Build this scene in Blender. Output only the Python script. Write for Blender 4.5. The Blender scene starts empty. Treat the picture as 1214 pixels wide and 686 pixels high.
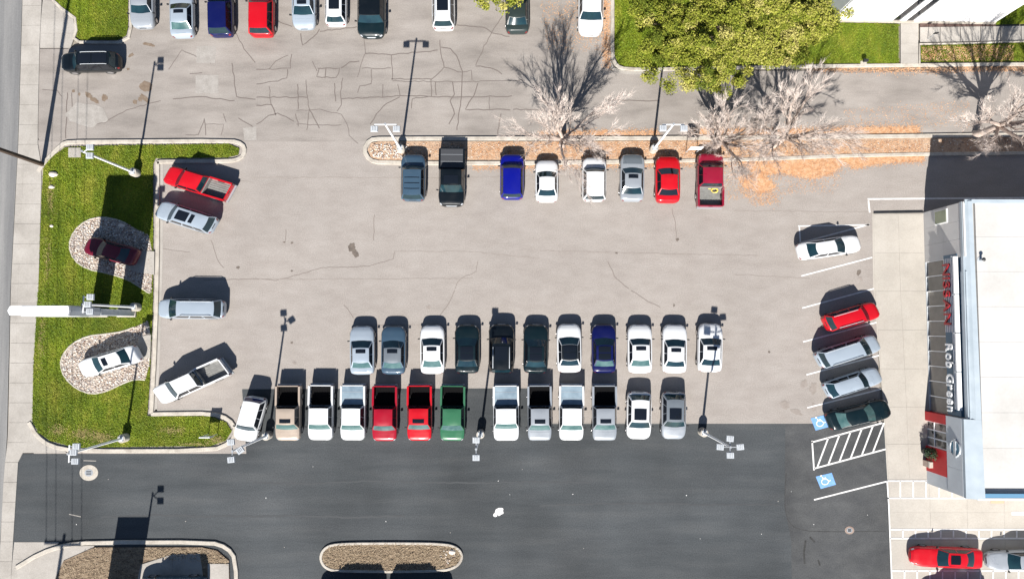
import bpy, math, random
import numpy as np
from mathutils import Vector, Matrix
R = math.radians
scene = bpy.context.scene
COL = scene.collection
rng = random.Random(7)
nrng = np.random.default_rng(11)

# ------------------------------------------------------------------ camera
F, CX, CY = 835.0, 607.0, 343.0          # focal length and centre of the 1214 px wide view
TILT = R(3.0)
DIST = 61.0
CAM = Vector((0, -DIST*math.sin(TILT), DIST*math.cos(TILT)))
cd = bpy.data.cameras.new('camera'); cam = bpy.data.objects.new('camera', cd); COL.objects.link(cam)
cam.location = CAM; cam.rotation_euler = (TILT, 0, 0)
cd.sensor_width = 36.0; cd.lens = 36.0*F/1214.0
cd.clip_start = 0.5; cd.clip_end = 5000
scene.camera = cam

# ------------------------------------------------------------------ light
SUN_EL = R(38.6)
SUN_AZ = Vector((0.125, 1.0, 0)).normalized()       # the way shadows fall on the ground
world = bpy.data.worlds.new('World'); scene.world = world; world.use_nodes = True
wn = world.node_tree.nodes; wl = world.node_tree.links
sky = wn.new('ShaderNodeTexSky'); sky.sky_type = 'NISHITA'; sky.sun_disc = False
sky.sun_elevation = SUN_EL; sky.sun_rotation = math.atan2(-SUN_AZ.x, -SUN_AZ.y)
sky.air_density = 1.0; sky.dust_density = 0.6; sky.altitude = 1300
bg = wn['Background']; bg.inputs['Strength'].default_value = 0.05
wl.new(sky.outputs[0], bg.inputs[0])
sd = bpy.data.lights.new('sun', 'SUN'); sun = bpy.data.objects.new('sun', sd); COL.objects.link(sun)
sd.energy = 5.0; sd.angle = R(0.5); sd.color = (1.0, 0.955, 0.89)
ldir = Vector((SUN_AZ.x*math.cos(SUN_EL), SUN_AZ.y*math.cos(SUN_EL), -math.sin(SUN_EL)))
sun.rotation_euler = ldir.to_track_quat('-Z', 'Y').to_euler(); sun.location = (-20, -60, 60)
scene.view_settings.view_transform = 'Standard'; scene.view_settings.look = 'None'
scene.view_settings.exposure = 1.15; scene.view_settings.gamma = 1.0
scene.cycles.max_bounces = 5

# ------------------------------------------------------------------ measuring from the photograph
ct, st = math.cos(TILT), math.sin(TILT)
def P(px, py, z=0.0):
    """the place at height z that is seen at photograph pixel (px, py)"""
    x = (px-CX)/F; y = -(py-CY)/F
    d = Vector((x, y*ct+st, y*st-ct))
    t = (z-CAM.z)/d.z
    return Vector((CAM.x+d.x*t, CAM.y+d.y*t, z))
def PP(pts, z=0.0): return [P(a, b, z) for a, b in pts]
SX, SY = 1.14, 0.877                      # the photograph is wider than life: plan sizes east-west / north-south

# ------------------------------------------------------------------ helpers
def tag(o, label=None, cat=None, group=None, kind=None):
    if label: o['label'] = label
    if cat: o['category'] = cat
    if group: o['group'] = group
    if kind: o['kind'] = kind
    return o
def empty(name, loc, rz=0.0):
    o = bpy.data.objects.new(name, None); COL.objects.link(o)
    o.location = loc; o.rotation_euler = (0, 0, rz); o.empty_display_size = 0.3
    return o
class MB:
    def __init__(s): s.v = []; s.f = []; s.m = []
    def add(s, vs, fs, m=0):
        n = len(s.v); s.v.extend([tuple(p) for p in vs]); s.f.extend([tuple(i+n for i in f) for f in fs]); s.m.extend([m]*len(fs)); return s
    def box(s, c, d, rz=0.0, m=0, taper=1.0):
        hx, hy, hz = d[0]/2, d[1]/2, d[2]/2; vs = []
        for sz in (-1, 1):
            k = taper if sz > 0 else 1
            for sx, sy in ((-1,-1),(1,-1),(1,1),(-1,1)):
                x, y = sx*hx*k, sy*hy*k
                vs.append((c[0]+x*math.cos(rz)-y*math.sin(rz), c[1]+x*math.sin(rz)+y*math.cos(rz), c[2]+sz*hz))
        return s.add(vs, [(3,2,1,0),(4,5,6,7),(0,1,5,4),(1,2,6,5),(2,3,7,6),(3,0,4,7)], m)
    def prism(s, poly, z0, z1, m=0):
        a = sum(poly[i][0]*poly[(i+1)%len(poly)][1]-poly[(i+1)%len(poly)][0]*poly[i][1] for i in range(len(poly)))
        if a < 0: poly = poly[::-1]
        n = len(poly)
        vs = [(p[0], p[1], z0) for p in poly]+[(p[0], p[1], z1) for p in poly]
        return s.add(vs, [tuple(range(n))[::-1], tuple(range(n, 2*n))]+[(i, (i+1)%n, n+(i+1)%n, n+i) for i in range(n)], m)
    def tube(s, pts, rad, n=8, m=0, cap=True):
        pts = [Vector(p) for p in pts]
        if not isinstance(rad, (list, tuple)): rad = [rad]*len(pts)
        rings = []
        for i, p in enumerate(pts):
            t = (pts[min(i+1, len(pts)-1)]-pts[max(i-1, 0)]).normalized()
            a = t.orthogonal().normalized() if abs(t.z) < 0.99 else Vector((1, 0, 0))
            a = (a-t*a.dot(t)).normalized(); b = t.cross(a)
            rings.append([p+(a*math.cos(2*math.pi*k/n)+b*math.sin(2*math.pi*k/n))*rad[i] for k in range(n)])
        vs = [q for r in rings for q in r]; fs = []
        for i in range(len(pts)-1):
            for k in range(n):
                fs.append((i*n+k, i*n+(k+1)%n, (i+1)*n+(k+1)%n, (i+1)*n+k))
        if cap: fs += [tuple(range(n))[::-1], tuple(range((len(pts)-1)*n, len(pts)*n))]
        return s.add(vs, fs, m)
    def cyl(s, c, r, h, n=20, m=0, r2=None):
        return s.tube([(c[0], c[1], c[2]), (c[0], c[1], c[2]+h)], [r, r if r2 is None else r2], n, m)
    def build(s, name, mats, parent=None, A=None, smooth=False, ang=40, kind=None):
        me = bpy.data.meshes.new(name)
        vs = s.v if A is None else [(A[0]*x+A[1]*y, A[2]*x+A[3]*y, z) for x, y, z in s.v]
        me.from_pydata(vs, [], s.f)
        for m in (mats if isinstance(mats, (list, tuple)) else [mats]): me.materials.append(m)
        if any(s.m): me.polygons.foreach_set('material_index', s.m)
        if smooth:
            me.polygons.foreach_set('use_smooth', [True]*len(s.f)); me.set_sharp_from_angle(angle=R(ang))
        me.update()
        o = bpy.data.objects.new(name, me); COL.objects.link(o)
        if parent: o.parent = parent
        if kind: o['kind'] = kind
        return o
def npmesh(name, verts, faces, mats, parent=None, kind='stuff', mi=None):
    """many small faces at once; faces is an (n, k) array"""
    me = bpy.data.meshes.new(name); nv = len(verts); nf, k = faces.shape
    me.vertices.add(nv); me.vertices.foreach_set('co', np.asarray(verts, np.float32).ravel())
    me.loops.add(nf*k); me.loops.foreach_set('vertex_index', faces.astype(np.int32).ravel())
    me.polygons.add(nf); me.polygons.foreach_set('loop_start', (np.arange(nf)*k).astype(np.int32))
    for m in (mats if isinstance(mats, (list, tuple)) else [mats]): me.materials.append(m)
    if mi is not None: me.polygons.foreach_set('material_index', np.asarray(mi, np.int32))
    me.update(calc_edges=True); me.validate()
    o = bpy.data.objects.new(name, me); COL.objects.link(o)
    if parent: o.parent = parent
    if kind: o['kind'] = kind
    return o
def inside(poly, x, y):
    r = np.zeros(len(x), bool); n = len(poly)
    for i in range(n):
        x0, y0 = poly[i]; x1, y1 = poly[(i+1)%n]
        if y0 == y1: continue
        c = ((y0 > y) != (y1 > y)) & (x < (x1-x0)*(y-y0)/(y1-y0)+x0)
        r ^= c
    return r
def scatter(poly, n):
    """n world points (z=0) inside a polygon given in photograph pixels"""
    a = np.array(poly, float); lo, hi = a.min(0), a.max(0); out = []
    while sum(len(o) for o in out) < n:
        q = nrng.uniform(lo, hi, (n*2, 2)); out.append(q[inside(poly, q[:,0], q[:,1])])
    q = np.concatenate(out)[:n]
    x = (q[:,0]-CX)/F; y = -(q[:,1]-CY)/F
    dx, dy, dz = x, y*ct+st, y*st-ct; t = -CAM.z/dz
    return np.stack([CAM.x+dx*t, CAM.y+dy*t], 1)
def smooth_poly(pts, it=2, closed=True):
    for _ in range(it):
        n = len(pts); q = []
        rngi = range(n) if closed else range(n-1)
        if not closed: q.append(pts[0])
        for i in rngi:
            a, b = pts[i], pts[(i+1)%n]
            q += [(a[0]*.75+b[0]*.25, a[1]*.75+b[1]*.25), (a[0]*.25+b[0]*.75, a[1]*.25+b[1]*.75)]
        if not closed: q.append(pts[-1])
        pts = q
    return pts

# ------------------------------------------------------------------ materials
def mat(name, col=(.5,.5,.5), rough=.8, metal=0.0, coat=0.0, spec=.5):
    m = bpy.data.materials.new(name); m.use_nodes = True
    b = m.node_tree.nodes['Principled BSDF']
    b.inputs['Base Color'].default_value = (*col, 1); b.inputs['Roughness'].default_value = rough
    b.inputs['Metallic'].default_value = metal; b.inputs['Coat Weight'].default_value = coat
    b.inputs['Coat Roughness'].default_value = .04; b.inputs['Specular IOR Level'].default_value = spec
    return m
def nmat(name, cols, scale=1.0, detail=6, rough=.85, stretch=(1,1,1), fine=None, fine_amt=.12, bump=0.0, big=None, big_amt=.15, spec=.3, lo=.3, hi=.7):
    """procedural ground-like material: a noise ramp, fine grain and broad patches"""
    m = mat(name, cols[0], rough, spec=spec); nt = m.node_tree; N, Lk = nt.nodes, nt.links
    b = N['Principled BSDF']; geo = N.new('ShaderNodeNewGeometry')
    mp = N.new('ShaderNodeMapping'); mp.inputs['Scale'].default_value = stretch; Lk.new(geo.outputs['Position'], mp.inputs[0])
    no = N.new('ShaderNodeTexNoise'); no.inputs['Scale'].default_value = scale; no.inputs['Detail'].default_value = detail; no.inputs['Roughness'].default_value = .6
    Lk.new(mp.outputs[0], no.inputs['Vector'])
    rp = N.new('ShaderNodeValToRGB'); Lk.new(no.outputs[0], rp.inputs[0])
    e = rp.color_ramp.elements; e[0].position = lo; e[1].position = hi
    e[0].color = (*cols[0], 1); e[1].color = (*cols[-1], 1)
    for i in range(1, len(cols)-1):
        x = e.new(lo+(hi-lo)*i/(len(cols)-1)); x.color = (*cols[i], 1)
    out = rp.outputs[0]
    for sc, amt, det in ((fine, fine_amt, 3), (big, big_amt, 5)):
        if not sc: continue
        n2 = N.new('ShaderNodeTexNoise'); n2.inputs['Scale'].default_value = sc; n2.inputs['Detail'].default_value = det
        Lk.new(geo.outputs['Position'], n2.inputs['Vector'])
        mr = N.new('ShaderNodeMapRange'); mr.inputs[1].default_value = .3; mr.inputs[2].default_value = .7
        mr.inputs[3].default_value = 1-amt; mr.inputs[4].default_value = 1+amt; Lk.new(n2.outputs[0], mr.inputs[0])
        mx = N.new('ShaderNodeVectorMath'); mx.operation = 'SCALE'; Lk.new(out, mx.inputs[0]); Lk.new(mr.outputs[0], mx.inputs['Scale'])
        out = mx.outputs[0]
    Lk.new(out, b.inputs['Base Color'])
    if bump:
        n3 = N.new('ShaderNodeTexNoise'); n3.inputs['Scale'].default_value = fine or scale*8; n3.inputs['Detail'].default_value = 2
        Lk.new(geo.outputs['Position'], n3.inputs['Vector'])
        bp = N.new('ShaderNodeBump'); bp.inputs['Strength'].default_value = bump; bp.inputs['Distance'].default_value = .02
        Lk.new(n3.outputs[0], bp.inputs['Height']); Lk.new(bp.outputs[0], b.inputs['Normal'])
    return m
M = {}
M['old'] = nmat('old_asphalt', [(.232,.208,.190),(.255,.231,.212),(.276,.252,.233)], .5, 8, .9, (1,2.2,1), fine=11, fine_amt=.14, bump=.3, big=.12, big_amt=.055)
M['top'] = nmat('worn_asphalt', [(.180,.162,.148),(.230,.208,.190),(.262,.240,.221)], .42, 9, .9, (.6,2.0,1), fine=12, fine_amt=.12, bump=.3, big=.16, big_amt=.14)
M['new'] = nmat('new_asphalt', [(.037,.042,.046),(.047,.052,.056),(.058,.062,.065)], .35, 9, .85, (.35,2.6,1), fine=11, fine_amt=.22, bump=.4, big=.13, big_amt=.26, spec=.25)
M['road'] = nmat('road_asphalt', [(.10,.10,.105),(.16,.16,.16),(.23,.225,.22)], .35, 6, .9, (2.6,.12,1), fine=14, fine_amt=.10, bump=.3)
M['conc'] = nmat('concrete', [(.25,.232,.21),(.30,.28,.255),(.335,.315,.29)], .5, 8, .85, fine=10, fine_amt=.08, bump=.2, big=.2, big_amt=.08)
M['conc2'] = nmat('concrete_apron', [(.30,.278,.248),(.345,.32,.285),(.375,.35,.315)], .4, 8, .85, fine=9, fine_amt=.06, bump=.2, big=.15, big_amt=.07)
M['curb'] = nmat('curb_concrete', [(.28,.25,.215),(.37,.34,.295),(.42,.385,.34)], 1.2, 6, .85, fine=12, fine_amt=.12, bump=.3)
M['earth'] = nmat('earth', [(.20,.18,.155),(.25,.225,.19)], .2, 6, .95, fine=6)
M['soil'] = nmat('lawn_soil', [(.045,.072,.002),(.080,.105,.003),(.15,.15,.015)], .55, 8, .95, (1.6,.8,1), fine=9, fine_amt=.3, bump=.6, big=.22, big_amt=.25)
M['blade'] = nmat('grass_blades', [(.062,.105,.002),(.112,.158,.004),(.21,.215,.022)], .5, 7, .7, (1.6,.8,1), fine=7, fine_amt=.22, big=.22, big_amt=.22)
M['dry'] = nmat('dry_mulch', [(.07,.05,.035),(.17,.125,.085),(.26,.205,.145)], 1.6, 9, .95, (1,2.4,1), fine=14, fine_amt=.3, bump=.8)
M['straw'] = nmat('straw', [(.12,.085,.055),(.27,.205,.135),(.37,.30,.215)], 6.0, 4, .9)
M['mulch'] = nmat('island_mulch', [(.26,.165,.11),(.36,.245,.165),(.38,.29,.215)], 1.5, 8, .95, fine=10, fine_amt=.3, bump=.8)
M['stone'] = nmat('river_stones', [(.16,.12,.10),(.42,.38,.34),(.62,.58,.54)], 5.0, 2, .8, lo=.25, hi=.75)
M['gravel'] = nmat('gravel_bed', [(.16,.13,.11),(.32,.27,.23),(.44,.40,.36)], 6.0, 5, .9, fine=18, fine_amt=.3, bump=.8)
M['leaf'] = nmat('fallen_leaves', [(.40,.20,.10),(.50,.285,.155),(.54,.36,.235)], 3.0, 3, .8)
M['crack'] = mat('crack_sealant', (.115,.095,.085), .7)
M['stain'] = nmat('oil_stain', [(.09,.075,.065),(.15,.125,.105)], 3.0, 6, .6)
M['rust'] = nmat('mud_stain', [(.12,.085,.06),(.19,.15,.115)], 4.0, 6, .9)
M['patch'] = nmat('pale_patch', [(.235,.218,.20),(.30,.282,.262)], 2.0, 6, .9, fine=12)
M['paint'] = nmat('white_road_paint', [(.44,.43,.42),(.62,.61,.60)], 3.0, 8, .7, lo=.25, hi=.5)
M['bluepaint'] = nmat('blue_road_paint', [(.12,.26,.52),(.17,.33,.60)], 3.0, 6, .7)
M['white'] = nmat('white_metal', [(.70,.71,.72),(.78,.78,.78)], 1.0, 4, .4)
M['grey'] = mat('grey_metal', (.32,.34,.36), .45, .3)
M['galv'] = nmat('galvanised', [(.34,.37,.40),(.44,.46,.48)], 4, 4, .4, spec=.5)
M['black'] = mat('black_plastic', (.015,.016,.018), .5)
M['tyre'] = mat('tyre_rubber', (.02,.02,.02), .85)
M['rim'] = mat('alloy_rim', (.5,.5,.52), .3, .9)
M['wood'] = nmat('pole_wood', [(.04,.028,.022),(.085,.06,.045)], 4, 6, .9, (4,4,.4), bump=.4)
M['cable'] = mat('cable', (.02,.02,.02), .6)
M['bark'] = nmat('bare_bark', [(.27,.215,.185),(.44,.365,.32)], 6, 5, .9, bump=.5)
M['darkbark'] = nmat('tree_bark', [(.08,.06,.045),(.17,.13,.10)], 5, 5, .9, bump=.5)
M['twig'] = nmat('bare_twigs', [(.50,.43,.39),(.66,.585,.535)], 2, 3, .85)
for i, c in enumerate([(.095,.122,.014),(.180,.200,.024),(.275,.275,.050),(.37,.335,.105)]):
    m = mat('foliage_%s' % ['deep','mid','light','yellow'][i], c, .85, spec=.15); M['fol%d' % i] = m
    b = m.node_tree.nodes['Principled BSDF']; b.inputs['Subsurface Weight'].default_value = 0.0
M['glass'] = nmat('car_glass', [(.004,.014,.022),(.010,.032,.040)], .9, 3, .06, spec=.6)
M['darkglass'] = mat('dark_glass', (.006,.008,.012), .06, spec=.6)
M['paleglass'] = nmat('glare_glass', [(.028,.070,.072),(.075,.130,.128)], 1.4, 3, .08, spec=.6)  # car glass with sky and sun glare put into its colour
M['reflectglass'] = mat('reflection_glass', (.006,.016,.085), .08, spec=.6)  # blue reflection put into the glass colour
M['headlamp'] = mat('headlamp', (.45,.47,.5), .12, .3, 1.0)
M['tail'] = mat('tail_lamp', (.16,.006,.008), .2, 0, 1.0)
M['bedliner'] = mat('bed_liner', (.004,.004,.0045), .9, spec=.1)  # near-black: depth and cab shade of the bed put into the liner colour
M['greyliner'] = nmat('grey_bed_liner', [(.13,.13,.125),(.20,.20,.19)], 3, 4, .7)
M['darkcover'] = mat('dark_bed_cover', (.035,.037,.042), .6)
M['mark'] = nmat('tyre_mark',[(.018,.018,.018),(.04,.04,.04)],4,4,.7)
M['tonneau'] = nmat('bed_cover', [(.13,.18,.225),(.23,.30,.35)], 1.0, 3, .4)  # sky reflection painted onto a dark glossy cover
PAINTS = dict(white=(.56,.57,.58), silver=(.25,.272,.30), ice=(.29,.34,.395), slate=(.040,.075,.115), grey=(.13,.15,.17),
  black=(.003,.005,.007), teal=(.003,.010,.013), navy=(.003,.005,.055), blue=(.002,.004,.17), red=(.40,.004,.010), maroon=(.20,.006,.024),
  crimson=(.27,.004,.016), green=(.028,.115,.058), tan=(.36,.295,.24), bronze=(.02,.03,.03), wine=(.10,.004,.015))
def paint(c):
    k = 'paint_'+c
    if k not in M:
        met = c in ('silver','ice','slate','grey','tan')
        m = M[k] = mat('car_paint_'+c, PAINTS[c], .34 if met else .4, .15 if met else 0, .8 if c in ('white','silver','ice','tan','grey') else .45, .5 if met or c == 'white' else .3)
        m.node_tree.nodes['Principled BSDF'].inputs['Coat Roughness'].default_value = .06
        nt = m.node_tree; n = nt.nodes.new('ShaderNodeTexNoise'); n.inputs['Scale'].default_value = 1.1; n.inputs['Detail'].default_value = 5
        tc = nt.nodes.new('ShaderNodeNewGeometry'); nt.links.new(tc.outputs['Position'], n.inputs['Vector'])
        mr = nt.nodes.new('ShaderNodeMapRange'); mr.inputs[1].default_value = .35; mr.inputs[2].default_value = .7; mr.inputs[3].default_value = .26; mr.inputs[4].default_value = .46
        nt.links.new(n.outputs[0], mr.inputs[0]); nt.links.new(mr.outputs[0], nt.nodes['Principled BSDF'].inputs['Roughness'])
    return M[k]

# ------------------------------------------------------------------ ground sheets
def sheet(name, px, z, m, kind='structure', parent=None):
    pts = PP(px); mb = MB()
    n = len(pts)
    a = sum(pts[i].x*pts[(i+1)%n].y-pts[(i+1)%n].x*pts[i].y for i in range(n))
    if a < 0: pts = pts[::-1]
    mb.add([(p.x, p.y, z) for p in pts], [tuple(range(n))])
    o = mb.build(name, m, parent)
    if kind: o['kind'] = kind
    return o
def ribbon(mb, px, w, z, closed=False):
    """flat painted band of width w (units) along a pixel path"""
    pts = PP(px) if not isinstance(px[0], Vector) else px
    n = len(pts); L, Rr = [], []
    for i in range(n):
        a = pts[(i-1)%n] if (closed or i > 0) else pts[i]; b = pts[(i+1)%n] if (closed or i < n-1) else pts[i]
        t = (b-a); t.z = 0; t.normalize(); nn = Vector((-t.y, t.x, 0))*(w/2)
        L.append(pts[i]+nn); Rr.append(pts[i]-nn)
    vs = [(p.x, p.y, z) for p in L]+[(p.x, p.y, z) for p in Rr]; fs = []
    for i in range(n if closed else n-1):
        j = (i+1)%n; fs.append((n+i, n+j, j, i))
    mb.add(vs, fs)
def curb(name, px, w=.32, h=.13, closed=False, m=None, z0=-.04):
    """a raised kerb with rounded top edges; w is its width in units"""
    pts = PP(px); n = len(pts); mb = MB(); prof = [(-w/2, z0), (-w/2, h-.025), (-w/2+.03, h), (w/2-.03, h), (w/2, h-.025), (w/2, z0)]
    vs = []
    for i in range(n):
        a = pts[(i-1)%n] if (closed or i > 0) else pts[i]; b = pts[(i+1)%n] if (closed or i < n-1) else pts[i]
        t = (b-a); t.normalize(); nn = Vector((-t.y, t.x, 0))
        for o, z in prof:
            q = pts[i]+nn*o; vs.append((q.x, q.y, z))
    k = len(prof); fs = []
    for i in range(n if closed else n-1):
        j = (i+1)%n
        for c in range(k-1): fs.append((i*k+c, i*k+c+1, j*k+c+1, j*k+c))
    if not closed: fs += [tuple(range(k)), tuple(range((n-1)*k, n*k))[::-1]]
    mb.add(vs, fs); return mb.build(name, m or M['curb'], kind='structure')

g = MB(); g.add([(-2500,-2500,-.10),(2500,-2500,-.10),(2500,2500,-.10),(-2500,2500,-.10)], [(0,1,2,3)])
g.build('ground', M['earth'], kind='structure')
sheet('street', [(-700,-900),(29,-900),(26,0),(21,170),(12,344),(8,516),(0,640),(-10,1500),(-700,1500)], -.03, M['road'])
sheet('parking_lot', [(40,166),(1400,166),(1400,262),(1034,262),(1056,760),(40,760)], 0, M['old'])
sheet('service_lane', [(47,58),(80,58),(150,40),(150,-260),(724,-260),(724,84),(1400,84),(1400,168),(47,168),(44,160)], .004, M['top'])
sheet('driveway', [(22,537.5),(292,537.5),(287,461),(626,460),(627,502),(955,502),(1048,501),(1052,570),(1060,800),(-4,800),(14,641)], .006, M['new'])
sheet('concrete_forecourt', [(1034,253),(1095,253),(1400,250),(1400,900),(1062,900),(1057,690),(1052,570),(1046,470),(1035,340)], .010, M['conc2'])
# pale parking lot strip east of the old / new seam, seen at the lower right
seal = MB(); ribbon(seal, [(626,501.5),(700,501.5),(820,501.5)], .07, .0105); seal.build('stall_end_line', M['patch'], kind='structure')

# ---- sidewalk slabs along the street (each slab a piece)
sw = empty('sidewalk', P(30,300)); tag(sw, kind='structure')
def xl(y): return np.interp(y, [-200,0,170,344,516,560,640,900],[30,27,22,13,10,5,1,-12])
def xr(y): return np.interp(y, [-200,0,60,170,200,344,516,545,640,900],[52,50,47,45,50,46,38,22,16,2])
def slab(parent, quad, z0=-.04, z1=.05, gap=.012, m=None, name='slab'):
    pts = [Vector((p.x, p.y, 0)) for p in PP(quad)]
    c = sum(pts, Vector())/4
    pts = [p+(c-p).normalized()*gap for p in pts]
    mb = MB(); mb.prism([(p.x-parent.location.x, p.y-parent.location.y) for p in pts], z0, z1+rng.uniform(-.004,.004)); mb.build(name, m or M['conc'], parent)
y = -40.0
while y < 720:
    y2 = y+23.5
    mid = lambda q: xl(q)+(xr(q)-xl(q))*.26
    slab(sw, [(xl(y),y),(mid(y),y),(mid(y2),y2),(xl(y2),y2)], name='gutter_slab', z1=.035)
    slab(sw, [(mid(y),y),(xr(y),y),(xr(y2),y2),(mid(y2),y2)])
    y = y2
# driveway aprons
ap = empty('driveway_apron', P(58,30)); tag(ap, kind='structure')
for q in ([(51,-60),(66,-60),(66,0),(51,0)],[(51,0),(66,1),(87,22),(49,22)],[(49,22),(87,22),(90,40),(48,40)],[(48,40),(90,40),(84,57),(47.5,57)]): slab(ap, q, z1=.04)
ap = empty('driveway_apron', P(30,668)); tag(ap, kind='structure')
for q in ([(17,642),(70,642),(62,662),(15,662)],[(15,662),(62,662),(56,690),(13,690)],[(13,690),(56,690),(50,720),(10,720)]): slab(ap, q, z1=.03)
ap = empty('driveway_apron', P(34,520)); tag(ap, kind='structure')
for q in ([(39,502),(50,517),(80,536.5),(23,536.5)],): slab(ap, q, z1=.04)

# ------------------------------------------------------------------ lawns with kerbs
GRASS_MAIN = [(52,200),(57,190),(78,175),(120,173),(200,172),(272,171),(284,176),(283,184),(270,187),(185,188),(182,195),(182,280),(182,345),(181,378),(178,450),(175,493),(250,493),(268,500),(275,511),(268,522),(250,528),(90,530),(60,522),(46,512),(39,498),(40,440),(44,370),(47,330),(50,230)]
PAD1 = smooth_poly([(181,281),(165,273),(145,262),(122,257),(103,261),(88,274),(82,291),(88,308),(104,319),(130,324),(152,331),(168,341),(178,348),(181,345)], 1)
PAD2 = smooth_poly([(180,378),(164,386),(146,393),(124,396),(104,398),(86,407),(75,420),(72,432),(77,447),(92,461),(110,467),(128,463),(146,454),(160,449),(177,450)], 1)
GRASS_TL = [(64,-200),(64,0),(76,10),(91,22),(93,36),(91,44),(96,47.5),(120,48),(140,48),(150,43),(152,34),(153,-200)]
GRASS_TM = [(729,-200),(728.5,0),(728.5,66),(733,76),(742,79.5),(766,79.5),(766,-200)]
GRASS_TR = [(766,-200),(766,79),(960,76),(1065,75),(1065,29),(985,27),(984,-200)]
GRASS_TR2 = [(1091,55),(1400,46),(1400,72),(1091,74)]
GRASS_TR3 = [(1180,30),(1400,24),(1400,-200),(1180,-200)]
for poly in (GRASS_MAIN, GRASS_TL, GRASS_TM, GRASS_TR, GRASS_TR2, GRASS_TR3):
    sheet('lawn', poly, .07 if poly is GRASS_MAIN else .075, M['soil'])
def blades(poly, dens, holes=()):
    a = np.array(PP(poly)); ax, ay = a[:,0], a[:,1]
    area = abs(np.dot(ax, np.roll(ay,1))-np.dot(ay, np.roll(ax,1)))/2
    n = int(area*dens); q = scatter(poly, n)
    if holes:
        keep = np.ones(n, bool)
        for h in holes:
            hp = [(p.x, p.y) for p in PP(h)]; keep &= ~inside(hp, q[:,0], q[:,1])
        q = q[keep]; n = len(q)
    th = nrng.uniform(0, 2*np.pi, n); ln = nrng.uniform(.06, .17, n); w = nrng.uniform(.02,.045, n)
    d = np.stack([np.cos(th), np.sin(th)], 1); pn = np.stack([-d[:,1], d[:,0]], 1)
    z0 = np.full((n,1), .07)
    v0 = np.concatenate([q+pn*w[:,None], z0], 1); v1 = np.concatenate([q-pn*w[:,None], z0], 1)
    v2 = np.concatenate([q+d*(ln*.8)[:,None], z0+(ln*nrng.uniform(.3,.9,n))[:,None]], 1)
    V = np.stack([v0,v1,v2],1).reshape(-1,3); return V
VV = [blades(GRASS_MAIN, 260, (PAD1, PAD2))]+[blades([(max(-40,min(1260,x)), max(-30,y)) for x, y in p], 220) for p in (GRASS_TL, GRASS_TM, GRASS_TR, GRASS_TR2, GRASS_TR3)]
V = np.concatenate(VV); npmesh('grass', V, np.arange(len(V)).reshape(-1,3), M['blade'])
curb('kerb', smooth_poly([(46,203),(52,194),(74,171),(82,168.5),(130,168.2),(275,167),(288,171),(291,179),(286,188),(272,191.5),(192,191.5),(187,193)], 1, False), .34)
curb('kerb', [(187.4,192),(187.4,240),(187.2,300),(186,360),(183.5,430),(180,489)], .34)
curb('kerb', smooth_poly([(180,490.5),(200,490),(252,489.5),(272,496),(281,510),(274,524),(252,533.5),(90,534),(60,528),(44,516),(35,500)], 1, False), .34)
gut = MB(); ribbon(gut, [(191.6,194),(191.6,240),(191.2,300),(190,360),(187.5,430),(184.5,487)], .26, .012); gut.build('gutter', M['conc'], kind='structure')
gut = MB(); ribbon(gut, [(184,486.3),(210,486),(250,485.6)], .2, .012); gut.build('gutter', M['conc'], kind='structure')
curb('kerb', [(62,-200),(62,-1),(73,10),(89.5,22),(91,36),(88,45.5),(95,50.5),(120,51),(142,50.8),(153,45),(155.5,34),(156,-200)], .26)
curb('kerb', smooth_poly([(726,-200),(726,0),(725.5,68),(731,79),(742,82.5),(782,82.5)], 1, False), .3)
gut = MB(); ribbon(gut, [(722,-200),(722,0),(721,70),(727,82),(742,86.5),(782,86.5)], .3, .012); gut.build('gutter', M['conc'], kind='structure')
curb('kerb', [(782,82.5),(960,79),(1066,77.8),(1400,75)], .3)
# rock beds in the lawn
def stones(name, poly, dens, smin, smax, z0, m, px_parent=None, flat=.6):
    a = np.array(PP(poly)); ax, ay = a[:,0], a[:,1]
    n = int(abs(np.dot(ax, np.roll(ay,1))-np.dot(ay, np.roll(ax,1)))/2*dens); q = scatter(poly, n)
    base = np.array([(1,0,0),(0,1,0),(-1,0,0),(0,-1,0),(0,0,1),(0,0,-.6)], float)
    fc = np.array([(0,1,4),(1,2,4),(2,3,4),(3,0,4),(1,0,5),(2,1,5),(3,2,5),(0,3,5)])
    s = nrng.uniform(smin, smax, n); V = base[None]*s[:,None,None]*nrng.uniform(.6,1.25,(n,6,3)); V[:,:,2] *= flat
    th = nrng.uniform(0, 6.28, n); c, sn = np.cos(th)[:,None], np.sin(th)[:,None]
    X = V[:,:,0]*c-V[:,:,1]*sn; Y = V[:,:,0]*sn+V[:,:,1]*c
    W = np.stack([X+q[:,0:1], Y+q[:,1:2], V[:,:,2]+z0], 2).reshape(-1,3)
    FF = (fc[None]+(np.arange(n)*6)[:,None,None]).reshape(-1,3)
    return npmesh(name, W, FF, m, mi=np.repeat(nrng.integers(0, len(m), n), 8) if isinstance(m, list) else None)
ST = [mat('stone_pale',(.54,.48,.42),.8), mat('stone_cream',(.46,.37,.29),.8), mat('stone_grey',(.34,.32,.31),.8), mat('stone_brown',(.20,.13,.10),.8), mat('stone_white',(.60,.57,.53),.8)]
for pad in (PAD1, PAD2):
    sheet('gravel_bed', pad, .085, M['gravel']); stones('river_rocks', pad, 80, .04, .105, .10, ST)
curb('bed_edging', PAD1[3:-3], .13, .13); curb('bed_edging', PAD2[2:-2], .13, .13)
pd = empty('display_pad', P(174,308)); tag(pd, kind='structure')
for q in ([(167,297),(184,298),(184,326),(165,323)],[(150,292),(167,296),(165,323),(148,318)]): slab(pd, q, .02, .14)
pd = empty('display_pad', P(174,412)); tag(pd, kind='structure')
for q in ([(166,399),(180,396),(179,425),(160,424)],): slab(pd, q, .02, .14)

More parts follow.
